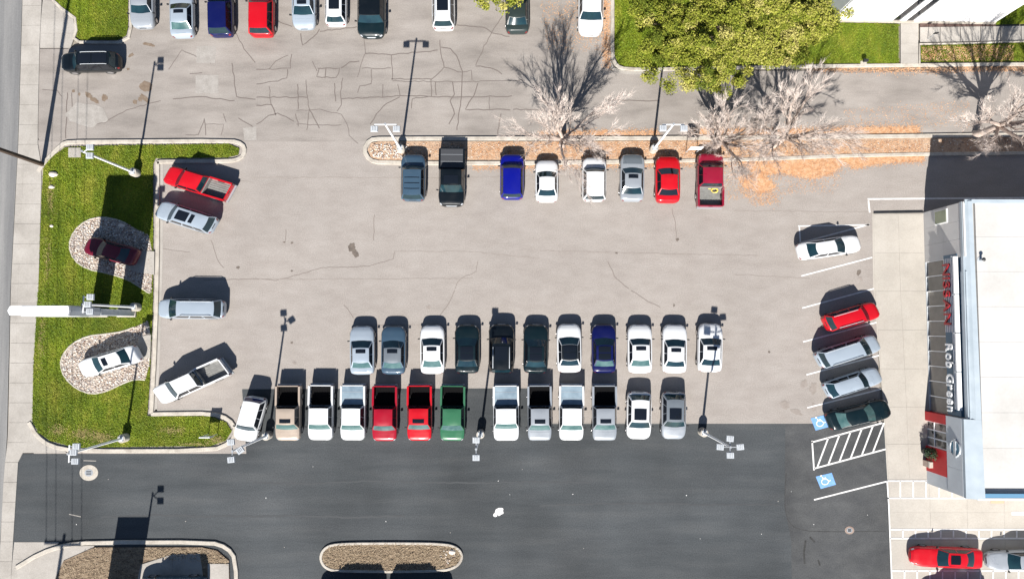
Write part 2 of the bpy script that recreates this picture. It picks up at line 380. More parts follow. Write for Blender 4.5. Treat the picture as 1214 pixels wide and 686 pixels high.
# centre island with rocks, mulch and fallen leaves
ISL = [(436,178),(440,170),(450,168),(640,168),(900,166),(1090,164),(1400,160),(1400,178),(1090,181),(1000,183),(900,187),(640,190),(450,190),(440,187)]
sheet('planting_bed', ISL, .08, M['mulch'])
curb('kerb', smooth_poly([(1400,157),(1090,161.5),(900,163.5),(640,164.5),(452,164.5),(438,166),(431.5,178),(438,190),(452,193.5),(640,193.5),(760,191.5)], 1, False), .36)
curb('kerb', [(760,191.5),(900,189),(1000,185),(1090,183),(1400,180)], .3)
stones('river_rocks', [(438,178),(444,171),(460,170),(486,170),(486,188),(455,188),(444,186)], 60, .05, .12, .10, ST)
stones('mulch_chips', [(480,170),(900,168),(1090,166),(1214,163),(1214,177),(1090,179),(900,185),(480,188)], 26, .03, .08, .09, [ST[1], ST[3], M['leaf'], ST[0]])
# fallen leaves
def leaves(poly, n, z=.02, jitter=0):
    n = int(n*4.2); q = scatter(poly, n)+nrng.normal(0, .16 if z < .05 else .05, (n,2))*nrng.uniform(0,1.6,(n,1)); th = nrng.uniform(0, 6.28, n); s = nrng.uniform(.022, .05, n); s2 = s*nrng.uniform(.5,.9,n)
    c, sn = np.cos(th), np.sin(th); zz = z+nrng.uniform(0,.03,(n,4))
    cs = [(-1,0),(0,-1),(1,0),(0,1)]; V = np.zeros((n,4,3))
    for k, (a, b) in enumerate(cs):
        V[:,k,0] = q[:,0]+a*s*c-b*s2*sn; V[:,k,1] = q[:,1]+a*s*sn+b*s2*c; V[:,k,2] = zz[:,k]
    return V.reshape(-1,3)
LV = [leaves(p, n, z) for p, n, z in [
  ([(640,156),(780,155),(780,163),(640,163)], 1100, .015), ([(820,152),(920,154),(1090,150),(1090,160),(820,162)], 3600, .015),
  ([(870,190),(1010,187),(985,206),(960,212),(930,205),(900,208),(885,198)], 3800, .01), ([(875,210),(905,208),(920,222),(900,228),(882,222)], 1300, .01),
  ([(1000,186),(1095,184),(1095,190),(1040,194),(1010,200)], 1700, .01), ([(560,169),(1090,167),(1090,180),(900,186),(560,189)], 2600, .09),
  ([(560,194),(870,190),(870,197),(700,200),(560,201)], 1100, .01), ([(960,79),(1214,76),(1214,84),(1070,86),(960,84)], 900, .01),
  ([(715,0),(723,0),(723,80),(716,80)], 500, .01), ([(1092,56),(1200,54),(1200,72),(1092,73)], 500, .12), ([(640,2),(720,2),(720,60),(650,60)], 350, .01),
  ([(870,220),(890,228),(915,222),(925,240),(895,245)], 160, .01), ([(820,190),(1010,188),(990,226),(850,238)], 500, .01), ([(1000,130),(1150,120),(1150,150),(1000,155)], 220, .01)]]
V = np.concatenate(LV); npmesh('fallen_leaves', V, np.arange(len(V)).reshape(-1,4), M['leaf'])

# islands at the bottom
CAP = smooth_poly([(379,660),(386,647),(404,643.5),(460,643),(525,643.5),(543,648),(549,659),(542,671),(522,676.5),(404,676.5),(386,673)], 2)
def inset(poly, k): 
    c = np.mean(np.array(poly), 0); return [(c[0]+(p[0]-c[0])*k[0], c[1]+(p[1]-c[1])*k[1]) for p in poly]
curb('kerb', CAP, .22, .15, True)
CAPI = inset(CAP, (.985,.93)); sheet('planting_bed', CAPI, .09, M['dry'])
sheet('planting_bed', [(112,648),(240,648),(258,652),(272,664),(274,720),(50,720),(76,664)], .09, M['dry'])
curb('kerb', smooth_poly([(20,672),(48,655),(78,645),(110,642),(250,641.5),(270,648),(280,662),(281,720)], 1, False), .34, .14)
def straw(poly, n, z=.1, L=(.10,.32)):
    q = scatter(poly, n); th = nrng.normal(.2, .8, n); ln = nrng.uniform(L[0], L[1], n); w = nrng.uniform(.012,.03,n)
    d = np.stack([np.cos(th), np.sin(th)],1); p = np.stack([-d[:,1], d[:,0]],1); z0 = nrng.uniform(z, z+.05, (n,1)); z1 = z0+nrng.uniform(0,.10,(n,1))
    V = np.stack([np.concatenate([q+p*w[:,None],z0],1), np.concatenate([q-p*w[:,None],z0],1), np.concatenate([q+d*ln[:,None],z1],1)],1)
    return V.reshape(-1,3)
V = np.concatenate([straw(CAPI, 3800), straw([(112,649),(165,649),(168,660),(150,700),(60,700),(78,666)], 1500), straw([(165,649),(255,652),(270,664),(270,668),(165,660)], 900)])
DG = []
for x, y, rx, ry, n in ((100,514,13,6,420),(122,518,12,5,360),(70,510,9,6,200),(205,510,14,5,220),(258,521,9,4,220),(235,526,16,2,160),(61,235,4,22,220),(57,310,4,26,200),(50,400,4,40,220)):
    c = np.array(P(x,y).xy); n_ = n; q = c+nrng.normal(size=(n_,2))*np.array([rx,ry])*.55/13.7
    th = nrng.uniform(0,6.28,n_); ln = nrng.uniform(.06,.16,n_); w = nrng.uniform(.012,.03,n_); d = np.stack([np.cos(th),np.sin(th)],1); p = np.stack([-d[:,1],d[:,0]],1); z0 = np.full((n_,1),.10); z1 = z0+nrng.uniform(.02,.1,(n_,1))
    DG.append(np.stack([np.concatenate([q+p*w[:,None],z0],1), np.concatenate([q-p*w[:,None],z0],1), np.concatenate([q+d*ln[:,None],z1],1)],1).reshape(-1,3))
V2 = np.concatenate(DG); npmesh('dry_turf', V2, np.arange(len(V2)).reshape(-1,3), nmat('dry_turf', [(.24,.19,.07),(.34,.28,.12)], 4, 3, .9))
npmesh('dry_grass', V, np.arange(len(V)).reshape(-1,3), M['straw'])
sheet('apron_infill', [(17,674),(48,657),(78,647),(112,646),(112,649),(76,665),(50,722),(10,722)], .045, M['conc'])
pd = empty('display_pad', P(215,690)); tag(pd, kind='structure')
for q in ([(158,700),(172,662),(182,655),(205,655),(205,720),(155,720)][:0] or [(168,668),(205,656),(205,720),(156,720)],[(205,656),(238,655),(246,720),(205,720)],[(247,667),(272,667),(273,720),(247,720)]): slab(pd, q, .02, .15)
stones('river_rocks', [(526,650),(540,652),(544,660),(530,668),(520,660)], 20, .05, .14, .12, ST)

# ---- forecourt slabs on the right (each slab a piece)
fc = empty('forecourt_paving', P(1070,400)); tag(fc, kind='structure')
def fxl(y): return np.interp(y, [253,340,470,570,690],[1035.5,1037,1047,1053.5,1058])
def fxr(y): return np.interp(y, [253,400,570],[1094,1099.5,1103])
ys = [254,300,345,391,437,482,526,568]
for a, b in zip(ys[:-1], ys[1:]):
    ma, mb_ = (fxl(a)+fxr(a))/2, (fxl(b)+fxr(b))/2
    slab(fc, [(fxl(a),a),(ma,a),(mb_,b),(fxl(b),b)], .0, .030, .008, M['conc2']); slab(fc, [(ma,a),(fxr(a),a),(fxr(b),b),(mb_,b)], .0, .030, .008, M['conc2'])
for (a, b) in ((569,591),(591,607),(607,640),(640,676),(676,720)):
    x = fxl(a)
    for k, w in enumerate((48,44,44,44)):
        slab(fc, [(x,a),(x+w,a),(x+w,b),(x+ (fxl(b)-fxl(a) if k == 0 else 0),b)], .0, .030, .008, M['conc2']); x += w
curb('kerb', [(1035.5,252.5),(1094,251.5)], .12, .14, m=M['black'])

# ------------------------------------------------------------------ painted markings
def marking(name, paths, w, z=.014, m=None):
    mb = MB()
    for p in paths: ribbon(mb, p, w, z)
    return mb.build(name, m or M['paint'], kind='structure')
for pth in ([(950,327),(1034,305)],[(951,365),(1036,342)],[(952,405),(1039,382)],[(956,444),(1042,421)],[(957,483),(1044,461)],[(965,592),(1052,570)]):
    marking('stall_line', [pth], .12)
marking('stall_box', [[(946,268),(1031,266.5)],[(947.5,268),(949,291)],[(948,288),(1031,266)]], .12)
marking('lane_line', [[(1028.5,236),(1400,233)]], .14); marking('lane_line', [[(1029.5,238),(1031,252)]], .14)
marking('hatched_aisle', [[(962,524),(1046,501)],[(962.7,522),(965,557)],[(965,555),(1050,532)]]+[[(969+13.2*i,553-3.6*i),(982+13.2*i,518.5-3.5*i)] for i in range(6)], .13)
marking('kerb_line', [[(1051.5,570),(1053.5,600),(1057,690)]], .12, .046)
marking('crosswalk', [[(1052,569.5),(1108,569.5)],[(1052,590),(1154,590)]]+[[(1067+15.3*i,569.5),(1067+15.3*i,590)] for i in range(5)], .12, .046)
marking('crosswalk', [[(1055,627),(1400,627)],[(1055,637.5),(1400,637.5)]]+[[(1070+15*i,627),(1070+15*i,637.5)] for i in range(20)], .12, .046)
marking('crosswalk', [[(1057,676),(1400,676)],[(1057,688),(1400,688)]]+[[(1072+15*i,676),(1072+15*i,688)] for i in range(20)], .12, .046)
marking('stop_bar', [[(1199,608),(1400,607)]], .3, .046)
marking('red_kerb_mark', [[(1174,594.5),(1190,594.5)]], .22, .046, mat('faded_red_paint',(.62,.30,.20),.8))
sheet('asphalt_patch', [(931,503),(1046,502.5),(1050.5,570),(1056,690),(1060,800),(940,800),(938,640),(930,600)], .0095, nmat('repaved_asphalt', [(.044,.046,.049),(.056,.058,.060),(.070,.072,.073)], .5, 9, .85, (1,1.6,1), fine=11, fine_amt=.22, big=.2, big_amt=.2, spec=.25))
def wheelchair(cx, cy):
    t = empty('accessible_symbol', P(cx, cy)); tag(t, kind='structure')
    sheet_pts = PP([(cx-11,cy-4.5),(cx+8,cy-9),(cx+13,cy+5),(cx-5,cy+10)])
    mb = MB(); mb.add([(p.x-t.location.x, p.y-t.location.y, .014) for p in sheet_pts][::-1], [(0,1,2,3)]); mb.build('blue_square', M['bluepaint'], t)
    mb = MB(); a = R(14)
    def q(x, y):
        x *= 1.25; y *= 1.25
        return Vector((x*math.cos(a)-y*math.sin(a)*1.0, x*math.sin(a)+y*math.cos(a), 0))
    # figure lies with its head towards the left, wheel below
    ring = [q(-.02+.24*math.cos(R(d)), -.08+.20*math.sin(R(d))) for d in range(60, 350, 20)]
    ribbon(mb, ring, .075, .018)
    ribbon(mb, [q(-.13,.27), q(-.06,.10), q(.12,.08), q(.25,-.12), q(.38,-.08)], .085, .0185)
    ribbon(mb, [q(-.08,.16), q(.10,.18)], .07, .019)
    hd = [q(-.18+.07*math.cos(R(d)), .36+.06*math.sin(R(d))) for d in range(0,360,30)]
    mb.add([(p.x,p.y,.0195) for p in hd], [tuple(range(len(hd)))])
    mb.build('wheelchair_figure', M['paint'], t)
wheelchair(972, 500); wheelchair(978, 569)

# ---- cracks, stains, patches
def wob(pts):
    out = [pts[0]]
    for a, b in zip(pts[:-1], pts[1:]):
        d = math.hypot(b[0]-a[0], b[1]-a[1]); k = max(1, int(d/5))
        for i in range(1, k+1):
            t = i/k; out.append((a[0]+(b[0]-a[0])*t+rng.uniform(-.7,.7), a[1]+(b[1]-a[1])*t+rng.uniform(-.7,.7)))
    return out
def cr(off, lst, s=4.0): return [[(off[0]+x/s, off[1]+y/s) for x, y in p] for p in lst]
TOPC = cr((304,0), [[(510,190),(515,250),(500,300),(490,340),(480,370)],[(515,255),(640,260),(700,255),(860,240)],[(640,260),(645,380)],[(500,325),(640,325)],
 [(400,325),(440,295),(490,290)],[(290,325),(395,325),(380,370),(285,365),(300,325)],[(330,325),(325,370)],[(870,190),(875,260),(890,320),(830,380),(830,455)],
 [(875,225),(920,230),(950,265),(975,340),(975,400),(965,520),(950,620)],[(890,320),(975,345),(1020,335),(1025,380)],[(645,385),(900,388),(1212,385)],[(640,375),(830,375)],
 [(400,470),(600,460),(680,455),(900,460),(1212,458)],[(680,460),(620,490),(570,540),(540,590)],[(670,400),(680,455)],[(735,515),(740,470),(820,458)],
 [(1040,310),(1080,220),(1120,150),(1165,75)],[(950,120),(1090,135),(1120,155),(1200,175)],[(1040,315),(1110,320),(1165,350)],[(1050,395),(1030,450),(990,520),(1205,520)],
 [(930,390),(940,450),(920,480),(940,540),(915,590)],[(1105,460),(1105,515)],[(0,462),(240,462)],[(0,400),(100,385),(145,370),(150,330)],[(235,380),(240,460),(250,520),(240,620)],
 [(0,330),(160,325),(165,260)],[(0,500),(75,498),(90,545)],[(190,525),(300,520),(400,540),(430,590),(440,640),(480,680)],[(190,590),(400,595)],[(185,540),(200,600)],[(250,520),(300,610)],
 [(410,370),(400,440),(400,500),(385,530)],[(370,395),(375,480)],[(210,160),(220,215),(270,180),(300,140)],[(480,440),(490,410),(540,400)],[(0,590),(60,550),(100,535),(180,575)],
 [(265,290),(290,340)],[(300,150),(480,130)],[(600,400),(600,460)],[(545,330),(545,400)],[(100,100),(170,125)],[(850,390),(850,455)],[(1160,540),(1140,660)],[(60,410),(70,500)],[(195,400),(200,520)],[(60,330),(90,290),(150,262)]])
TOPC += cr((0,0), [[(340,440),(345,540),(420,600),(500,580),(600,520),(760,480)],[(320,440),(310,660)],[(940,640),(970,560),(975,640)],[(970,590),(1060,590),(1050,640)],[(1060,540),(1075,580)],[(200,425),(270,430),(290,460)],
 [(880,640),(940,640)],[(800,330),(860,240),(1000,300)],[(1115,150),(1170,250),(1212,300)],[(900,350),(960,345)],[(1100,300),(1120,460),(1212,470)],[(820,470),(960,460),(1110,480)],[(1130,560),(1212,610)]])
TOPC += cr((608,0), [[(0,385),(60,380)],[(470,475),(690,480)],[(0,520),(200,525)]])+cr((910,0), [[(200,345),(600,340),(900,345)],[(480,600),(700,620)]])
mb = MB()
for i, p in enumerate(TOPC): ribbon(mb, wob(p), rng.uniform(.05,.085), .0075+.0004*(i%9))
mb.build('crack_sealant', M['crack'], kind='structure')
LOTC = cr((304,172), [[(-250,640),(0,632),(90,640),(200,615),(310,580),(530,575),(650,540),(655,505)],[(1050,550),(1040,600),(970,630),(940,680)],[(560,330),(555,450)],[(140,400),(135,460)]])+cr((304,344), [[(940,0),(910,70),(870,120)],[(415,70),(460,130)]])
LOTC += cr((608,172), [[(450,550),(480,620),(550,680)],[(755,300),(770,370),(775,440)]])+cr((608,344), [[(560,0),(620,40),(700,80)]])+cr((0,172), [[(1000,450),(1030,540),(1060,580)],[(770,490),(900,510)]])
mb = MB()
for i, p in enumerate(LOTC): ribbon(mb, wob(p), rng.uniform(.035,.06), .0045+.0004*(i%9))
mb.build('crack_sealant', mat('hairline_crack',(.15,.125,.11),.8), kind='structure')
def thin(name, paths, w, z, col):
    mb = MB()
    for i, p in enumerate(paths): ribbon(mb, wob(p), w, z+.0003*i)
    return mb.build(name, col, kind='structure')
seam = nmat('paving_seam', [(.19,.165,.145),(.26,.23,.21)], 3, 5, .9)
thin('paving_seam', [[(300,210),(490,211)],[(500,211),(700,208)],[(467,297.5),(555,298),(640,306)],[(255,212),(300,216)],[(445,386),(500,385)],[(300,331),(560,330)],[(640,297),(760,300),(900,303)],[(870,250),(1030,251)],[(870,325),(960,330)]], .05, .0042, seam)
def blob(name, cx, cy, rx, ry, z, m, rot=0, n=22, rough=.3):
    rough *= .75
    pts = []
    for k in range(n):
        a = 2*math.pi*k/n; r = 1+rng.uniform(-rough, rough)
        x, y = rx*r*math.cos(a), ry*r*math.sin(a)
        pts.append((cx+x*math.cos(rot)-y*math.sin(rot), cy+x*math.sin(rot)+y*math.cos(rot)))
    return sheet(name, smooth_poly(pts, 1), z, m)
blob('oil_stain', 417, 293, 4, 5, .012, M['stain'], .3); blob('oil_stain', 421, 300, 3.2, 6, .0125, M['stain'], -.4)
blob('mud_stain', 173, 102.5, 7.5, 6.5, .0115, M['rust'], .2, rough=.2)
for (x, y, a, b, r) in ((105,113,5,3,.5),(112,119,6,2.5,.6),(124,116,4,4,.4),(160,121,3,3,0),(172,117,7,3,.7),(94,112,1.5,2,0),(87,108,2,2,0),(176,53,7,2,.2),(155,66,4,2,-.6),(152,82,2,1.5,0),(166,118,3,2,1)):
    blob('mud_stain', x, y, a, b, .0112+.0001*rng.random(), M['rust'], r, 16, .4)
for (x, y, a, b, r) in ((508,364,2.6,2.2,0),(349,430,2.6,1.6,.4),(346,406,1.6,1.2,0),(731,300,2,1,.2),(282,317,2.4,1.5,0),(799,362,1,2,0),(1018,323,2.2,4,.3),(1020,330,3,2,.5),(346,321,1.5,1,0),(346,288,1.5,1.2,0),(337,287,1.2,1,0),(803,284,2,2,0),(953,455,4,6,.4),(964,460,4,7,.1),(930,480,6,5,.8),(944,488,7,3,.4),(965,482,3,5,0),(912,417,1.5,1.5,0)):
    blob('oil_stain', x, y, a, b, .0112+.0001*rng.random(), seam if a > 2.5 else M['stain'], r, 14, .4)
for q in ([(233,55),(256,55),(255,75),(233,75)],[(232,89),(259,89),(259,111),(232,111)],[(288,152),(304,150),(304,166),(290,167)]): sheet('asphalt_patch', q, .011, M['patch'])
blob('pale_patch', 103, 136, 24, 14, .0108, M['patch'], .1, 26, .2)
blob('paint_splash', 592, 606, 5.5, 4.5, .013, M['paint'], 0, 18, .25); blob('paint_splash', 587, 610, 2.5, 2, .0135, M['paint'], 0, 12, .3)
for k in range(60):
    x, y = rng.uniform(30,1040), rng.uniform(545,680)
    if 370 < x < 555 and y > 636 or x < 290 and y > 636: continue
    blob('paint_fleck', x, y, rng.uniform(.3,.8), rng.uniform(.3,.7), .0125, M['paint'] if k % 3 else M['patch'], 0, 7, .4) if k < 26 else None
mk = nmat('tyre_track', [(.038,.041,.044),(.050,.054,.058)], 3, 6, .7, (.4,3,1))
for k, (yy, x0, x1) in enumerate(((571,300,700),(598,640,925),(612,120,480))):
    thin('tyre_track', [[(x0+(x1-x0)*i/6, yy+rng.uniform(-2,2)) for i in range(7)]], rng.uniform(.10,.18), .0085+.0005*k, mk)
marking('tyre_mark', [[(955,640),(953,655),(954,668)],[(960,636),(966,642)],[(970,663),(972,670)]], .16, .0125, M['mark'])
marking('chalk_mark', [[(82,609),(96,612)],[(99,545.5),(114,546)]], .07, .0125, M['patch'])
mb = MB(); ribbon(mb, smooth_poly([(932,560),(930,590),(932,615),(945,628),(980,630),(1050,629)],2,False), .05, .0122); mb.build('paving_seam', M['mark'], kind='structure')
def manhole(x, y, rc, rl, label, ringmat):
    t = empty('manhole', P(x, y)); tag(t, label, 'manhole')
    mb = MB(); mb.cyl((0,0,-.02), rc, .045, 28); 
    for i in range(len(mb.v)): mb.v[i] = (mb.v[i][0]*1.1, mb.v[i][1]*.92, mb.v[i][2])
    mb.build('collar', ringmat, t)
    mb = MB(); mb.cyl((0,0,.0), rl, .035, 24)
    for i in range(len(mb.v)): mb.v[i] = (mb.v[i][0]*1.1, mb.v[i][1]*.92, mb.v[i][2])
    mb.build('lid', M['grey'], t)
    for k in range(-1,2):
        mb = MB(); mb.box((0,k*rl*.4,.04), (rl*1.3,.05,.012)); mb.build('lid_rib', M['black'], t)
manhole(105.5, 560, .72, .33, 'manhole in a wide white concrete collar on the dark driveway', M['curb'])
manhole(1007, 628, .36, .22, 'small rusty-rimmed manhole flush in the dark driveway near the forecourt', nmat('rust_ring',[(.20,.14,.11),(.28,.22,.19)],4))

# ------------------------------------------------------------------ vehicles
def interp(x, t): return float(np.interp(x, [a for a, _ in t], [b for _, b in t]))
KIND = {
 'sedan': dict(L=4.75, W=1.83, H=1.44, belt=.93, top=[(-1,.62),(-.97,.80),(-.92,.98),(-.8,1.02),(-.5,1.0),(.45,.98),(.55,.96),(.8,.88),(.93,.76),(.98,.66),(1,.54)], g=(.262,.065,-.245,-.415), wb=.90, wr=.66, bow=.22, rb=.12),
 'coupe': dict(L=4.6, W=1.86, H=1.36, belt=.90, top=[(-1,.62),(-.97,.80),(-.92,.95),(-.5,.97),(.45,.95),(.8,.84),(.93,.72),(.98,.62),(1,.52)], g=(.20,.03,-.22,-.41), wb=.88, wr=.66, bow=.2, rb=.14),
 'suv': dict(L=4.75, W=1.88, H=1.72, belt=1.08, top=[(-1,.66),(-.98,.95),(-.95,1.06),(-.5,1.1),(.5,1.09),(.6,1.06),(.85,.98),(.95,.84),(.985,.70),(1,.55)], g=(.27,.13,-.415,-.475), wb=.92, wr=.70, bow=.14, rb=.06),
 'hatch': dict(L=4.3, W=1.80, H=1.52, belt=1.0, top=[(-1,.62),(-.98,.86),(-.94,1.0),(-.5,1.02),(.5,1.0),(.6,.97),(.85,.88),(.95,.76),(.985,.64),(1,.52)], g=(.27,.11,-.36,-.465), wb=.91, wr=.69, bow=.16, rb=.10),
 'van': dict(L=5.1, W=1.96, H=1.76, belt=1.08, top=[(-1,.66),(-.98,.98),(-.96,1.08),(-.5,1.1),(.6,1.08),(.7,1.03),(.9,.92),(.96,.8),(.985,.68),(1,.55)], g=(.30,.14,-.42,-.475), wb=.92, wr=.73, bow=.14, rb=.06),
 'pickup': dict(L=5.35, W=1.87, H=1.76, belt=1.12, top=[(-.4,1.12),(.5,1.12),(.62,1.10),(.88,1.04),(.95,.94),(.98,.78),(1,.6)], g=(.30,.185,-.10,-.135), wb=.93, wr=.74, bow=.12, rb=.03),
}
CATS = dict(sedan='car', coupe='car', suv='suv', hatch='car', van='minivan', pickup='pickup truck')
NAMES = dict(sedan='sedan', coupe='coupe', suv='suv', hatch='hatchback', van='minivan', pickup='pickup_truck')
def grid(fn, us, vs):
    n, m_ = len(us), len(vs)
    return [fn(u, v) for u in us for v in vs], [(i*m_+j, i*m_+j+1, (i+1)*m_+j+1, (i+1)*m_+j) for i in range(n-1) for j in range(m_-1)]
def lin(a, b, n): return [a+(b-a)*i/(n-1) for i in range(n)]
def patch(fn, u, v, off, ctr, nu=6, nv=5, thick=.03):
    """a curved panel lying on surface fn, standing off by off, with a rim going down to the surface"""
    us, vs = lin(u[0], u[1], nu), lin(v[0], v[1], nv); top = []
    for a in us:
        for b in vs:
            p = Vector(fn(a, b)); e = 1e-3*(u[1]-u[0]); h = 1e-3*(v[1]-v[0])
            nn = (Vector(fn(a+e, b))-Vector(fn(a-e, b))).cross(Vector(fn(a, b+h))-Vector(fn(a, b-h)))
            nn = nn.normalized() if nn.length > 1e-12 else Vector((0,0,1))
            if nn.dot(p-ctr) < 0: nn = -nn
            top.append((p+nn*off, p-nn*thick))
    mb = MB(); n = nu*nv
    vs_ = [t[0] for t in top]+[t[1] for t in top]
    fs = [(i*nv+j, i*nv+j+1, (i+1)*nv+j+1, (i+1)*nv+j) for i in range(nu-1) for j in range(nv-1)]
    rim = [i*nv for i in range(nu)]+[(nu-1)*nv+j for j in range(1, nv)]+[i*nv+nv-1 for i in range(nu-2, -1, -1)]+[j for j in range(nv-2, 0, -1)]
    for a, b in zip(rim, rim[1:]+rim[:1]): fs.append((a, b, b+n, a+n))
    mb.add(vs_, fs); return mb
def vehicle(kind, color, px, py, front, label, group, sun=None, rails=False, cover=None, L=None, W=None, gl=None, rgl=None, roofc=None, z=0.0, hoodc=None, ribs=False, zoff=.55, liner=None):
    """px, py: photograph pixel of its middle; front: pixel vector in which the nose points"""
    K = KIND[kind]; c = P(px, py, zoff); c2 = P(px+front[0], py+front[1], zoff); th = math.atan2(c2.y-c.y, c2.x-c.x)
    th0 = th; root = empty(NAMES[kind], (c.x, c.y, z), th+R(random.Random(label+'a').uniform(-1.1,1.1))); tag(root, label, CATS[kind], group)
    # plan proportions follow the photograph (SX east-west, SY north-south), turned into the car's own axes
    cs, sn = math.cos(th), math.sin(th)
    A = (SX*cs*cs+SY*sn*sn, (SY-SX)*cs*sn, (SY-SX)*cs*sn, SX*sn*sn+SY*cs*cs)
    vr = random.Random(label)
    L = L or K['L']; W = W or K['W']; H = K['H']*vr.uniform(.97,1.03); hl = L/2; K = dict(K); j = vr.uniform(-.018,.018)
    K['g'] = tuple(v+j*(1 if i < 2 else (.4 if kind != 'pickup' else 0))+(vr.uniform(-.012,.012) if kind != 'pickup' else 0) for i, v in enumerate(K['g'])); K['wr'] = K['wr']*vr.uniform(.96,1.04); K['bow'] = K['bow']*vr.uniform(.7,1.3)
    pm = paint(color); tp = K['top']; g4 = K['g']
    wprof = [(-1,.50),(-.985,.69),(-.96,.81),(-.9,.91),(-.78,.975),(-.4,1),(.45,1),(.66,.985),(.76,.95),(.84,.89),(.90,.81),(.95,.69),(.98,.55),(1,.30)]
    if kind == 'pickup': wprof = wprof[:6]+[(.7,.985),(.84,.95),(.91,.89),(.955,.80),(.985,.66),(1,.45)]
    zbp = [(-1,.42),(-.95,.28),(.95,.26),(1,.40)]
    def body(s, q):
        a = abs(q); w = W/2*interp(s, wprof); zt = interp(s, tp); zb = interp(s, zbp); cr_ = .035 if abs(s) < .95 else .015
        yy = interp(a, [(0,0),(.35,.5),(.55,.84),(.68,.955),(.8,1),(.9,.99),(1,.93)])*w
        zz = interp(a, [(0,zt+cr_),(.35,zt+cr_*.8),(.55,zt-.005),(.68,zt-.07),(.8,zb+.58*(zt-zb)),(.9,zb+.3*(zt-zb)),(1,zb)])
        return (s*hl, math.copysign(yy, q) if q else 0.0, zz)
    s0 = -1 if kind != 'pickup' else 2*g4[3]
    ss = sorted(set([s0]+[s for s in (-1,-.992,-.98,-.96,-.93,-.9,-.85,-.78,-.6,-.4,-.2,0,.2,.45,.55,.62,.7,.76,.82,.86,.9,.93,.95,.965,.98,.99,1) if s > s0]))
    qs = [-1,-.9,-.8,-.74,-.68,-.61,-.55,-.35,-.18,0,.18,.35,.55,.61,.68,.74,.8,.9,1]
    vs, fs = grid(body, ss, qs); mb = MB(); fs.append(tuple(range(len(qs)))); fs.append(tuple(range((len(ss)-1)*len(qs), len(ss)*len(qs)))[::-1])
    mb.add(vs, fs); mb.add([], [])
    # underside
    n = len(qs); mb.add([vs[i*n] for i in range(len(ss))]+[vs[i*n+n-1] for i in range(len(ss))], [(i, i+1, len(ss)+i+1, len(ss)+i) for i in range(len(ss)-1)])
    # greenhouse
    xf0, xf1, xr1, xr0 = [k*L for k in g4]; zb = K['belt']; zr = H-.05; wb = W/2*K['wb']; wr = W/2*K['wr']; bow = K['bow']; rb = K['rb']
    def ring(v):
        e = v**1.15
        return (xf0+(xf1-xf0)*v, xr0+(xr1-xr0)*v, wb+(wr-wb)*e, zb-.06+(zr-zb+.06)*v)
    def gf(y, v): xf, xr_, w, z_ = ring(v); return (xf-bow*(1-.7*v)*y*y, y*w, z_)
    def gr(y, v): xf, xr_, w, z_ = ring(v); return (xr_+rb*y*y, y*w, z_)
    def gs(sd):
        def f(t, v): xf, xr_, w, z_ = ring(v); a, b = xf-bow*(1-.7*v), xr_+rb; return (a+(b-a)*t, sd*(w+.03*math.sin(math.pi*t)*0), z_)
        return f
    yv, vv = lin(-1,1,9), lin(0,1,5)
    for fn in (gf, gr): v_, f_ = grid(fn, yv, vv); mb.add(v_, f_)
    for sd in (-1,1): v_, f_ = grid(gs(sd), lin(0,1,9), vv); mb.add(v_, f_)
    mb.build('body', pm, root, A, True, 50)
    xf, xr_, w1, z1 = ring(1)
    def roof(t, y):
        a, b = xf-.3*bow*y*y, xr_+rb*y*y; e = (1-abs(y)**3)*(1-abs(2*t-1)**4)
        return (a+(b-a)*t, y*w1, z1+.055*e)
    v_, f_ = grid(roof, lin(0,1,9), lin(-1,1,9)); m2 = MB(); m2.add(v_, f_)
    m2.add([(v_[i][0], v_[i][1], v_[i][2]) for i in (0,8,80,72)], [])
    m2.build('roof', paint(roofc) if roofc else pm, root, A, True, 50)
    ctr = Vector(((xf0+xr0)/2, 0, zb)); G = M[gl] if gl else M['glass']
    patch(gf, (-.95,.95), (.06,.97), .012, ctr, 9, 4).build('windshield', G, root, A, True, 50)
    patch(gr, (-.90,.90), (.12,.96), .012, ctr, 7, 4).build('rear_window', M[rgl] if rgl else G, root, A, True, 50)
    for sd in (-1,1):
        cuts = [(.05,.48),(.51,.95)] if kind in ('sedan','coupe','pickup') else [(.06,.36),(.39,.68),(.71,.95)]
        for (a, b) in cuts: patch(gs(sd), (a,b), (.10,.95), .012, ctr, 4, 3).build('side_window', M['darkglass'], root, A, True, 50)
    if sun:
        spec = dict(small=[(.10,.36,.60)], big=[(.10,.62,.70)], pano=[(.06,.46,.76),(.50,.93,.76)], twin=[(.08,.44,.68),(.5,.62,.62)])[sun]
        for a, b, yy in spec: patch(roof, (a,b), (-yy,yy), .014, ctr, 5, 5).build('sunroof', M['darkglass'], root, A, True, 50)
    if ribs:
        for k in range(1, 4): patch(roof, (.1+.22*k-.012,.1+.22*k+.012), (-.85,.85), .02, ctr, 2, 5).build('roof_rib', M['darkglass'], root, A)
    if rails:
        for sd in (-1,1):
            m2 = MB(); m2.tube([(xf-bow-.15, sd*w1*.93, z1+.02), (xf-bow-.3, sd*w1*.93, z1+.09), (xr_+rb+.3, sd*w1*.93, z1+.09), (xr_+rb+.12, sd*w1*.93, z1+.02)], .028, 6)
            m2.build('roof_rail', M['galv'] if color not in ('black','teal','grey') or True else M['black'], root, A, True)
    # bonnet, lamps, grille, mirrors
    hs = (2*g4[0]+.05, .93 if kind != 'pickup' else .94)
    patch(lambda s, q: body(s, q), (hs[0], hs[1]-.01), (-.52,.52), .008, Vector((0,0,0)), 6, 7).build('hood', paint(hoodc) if hoodc else pm, root, A, True, 50)
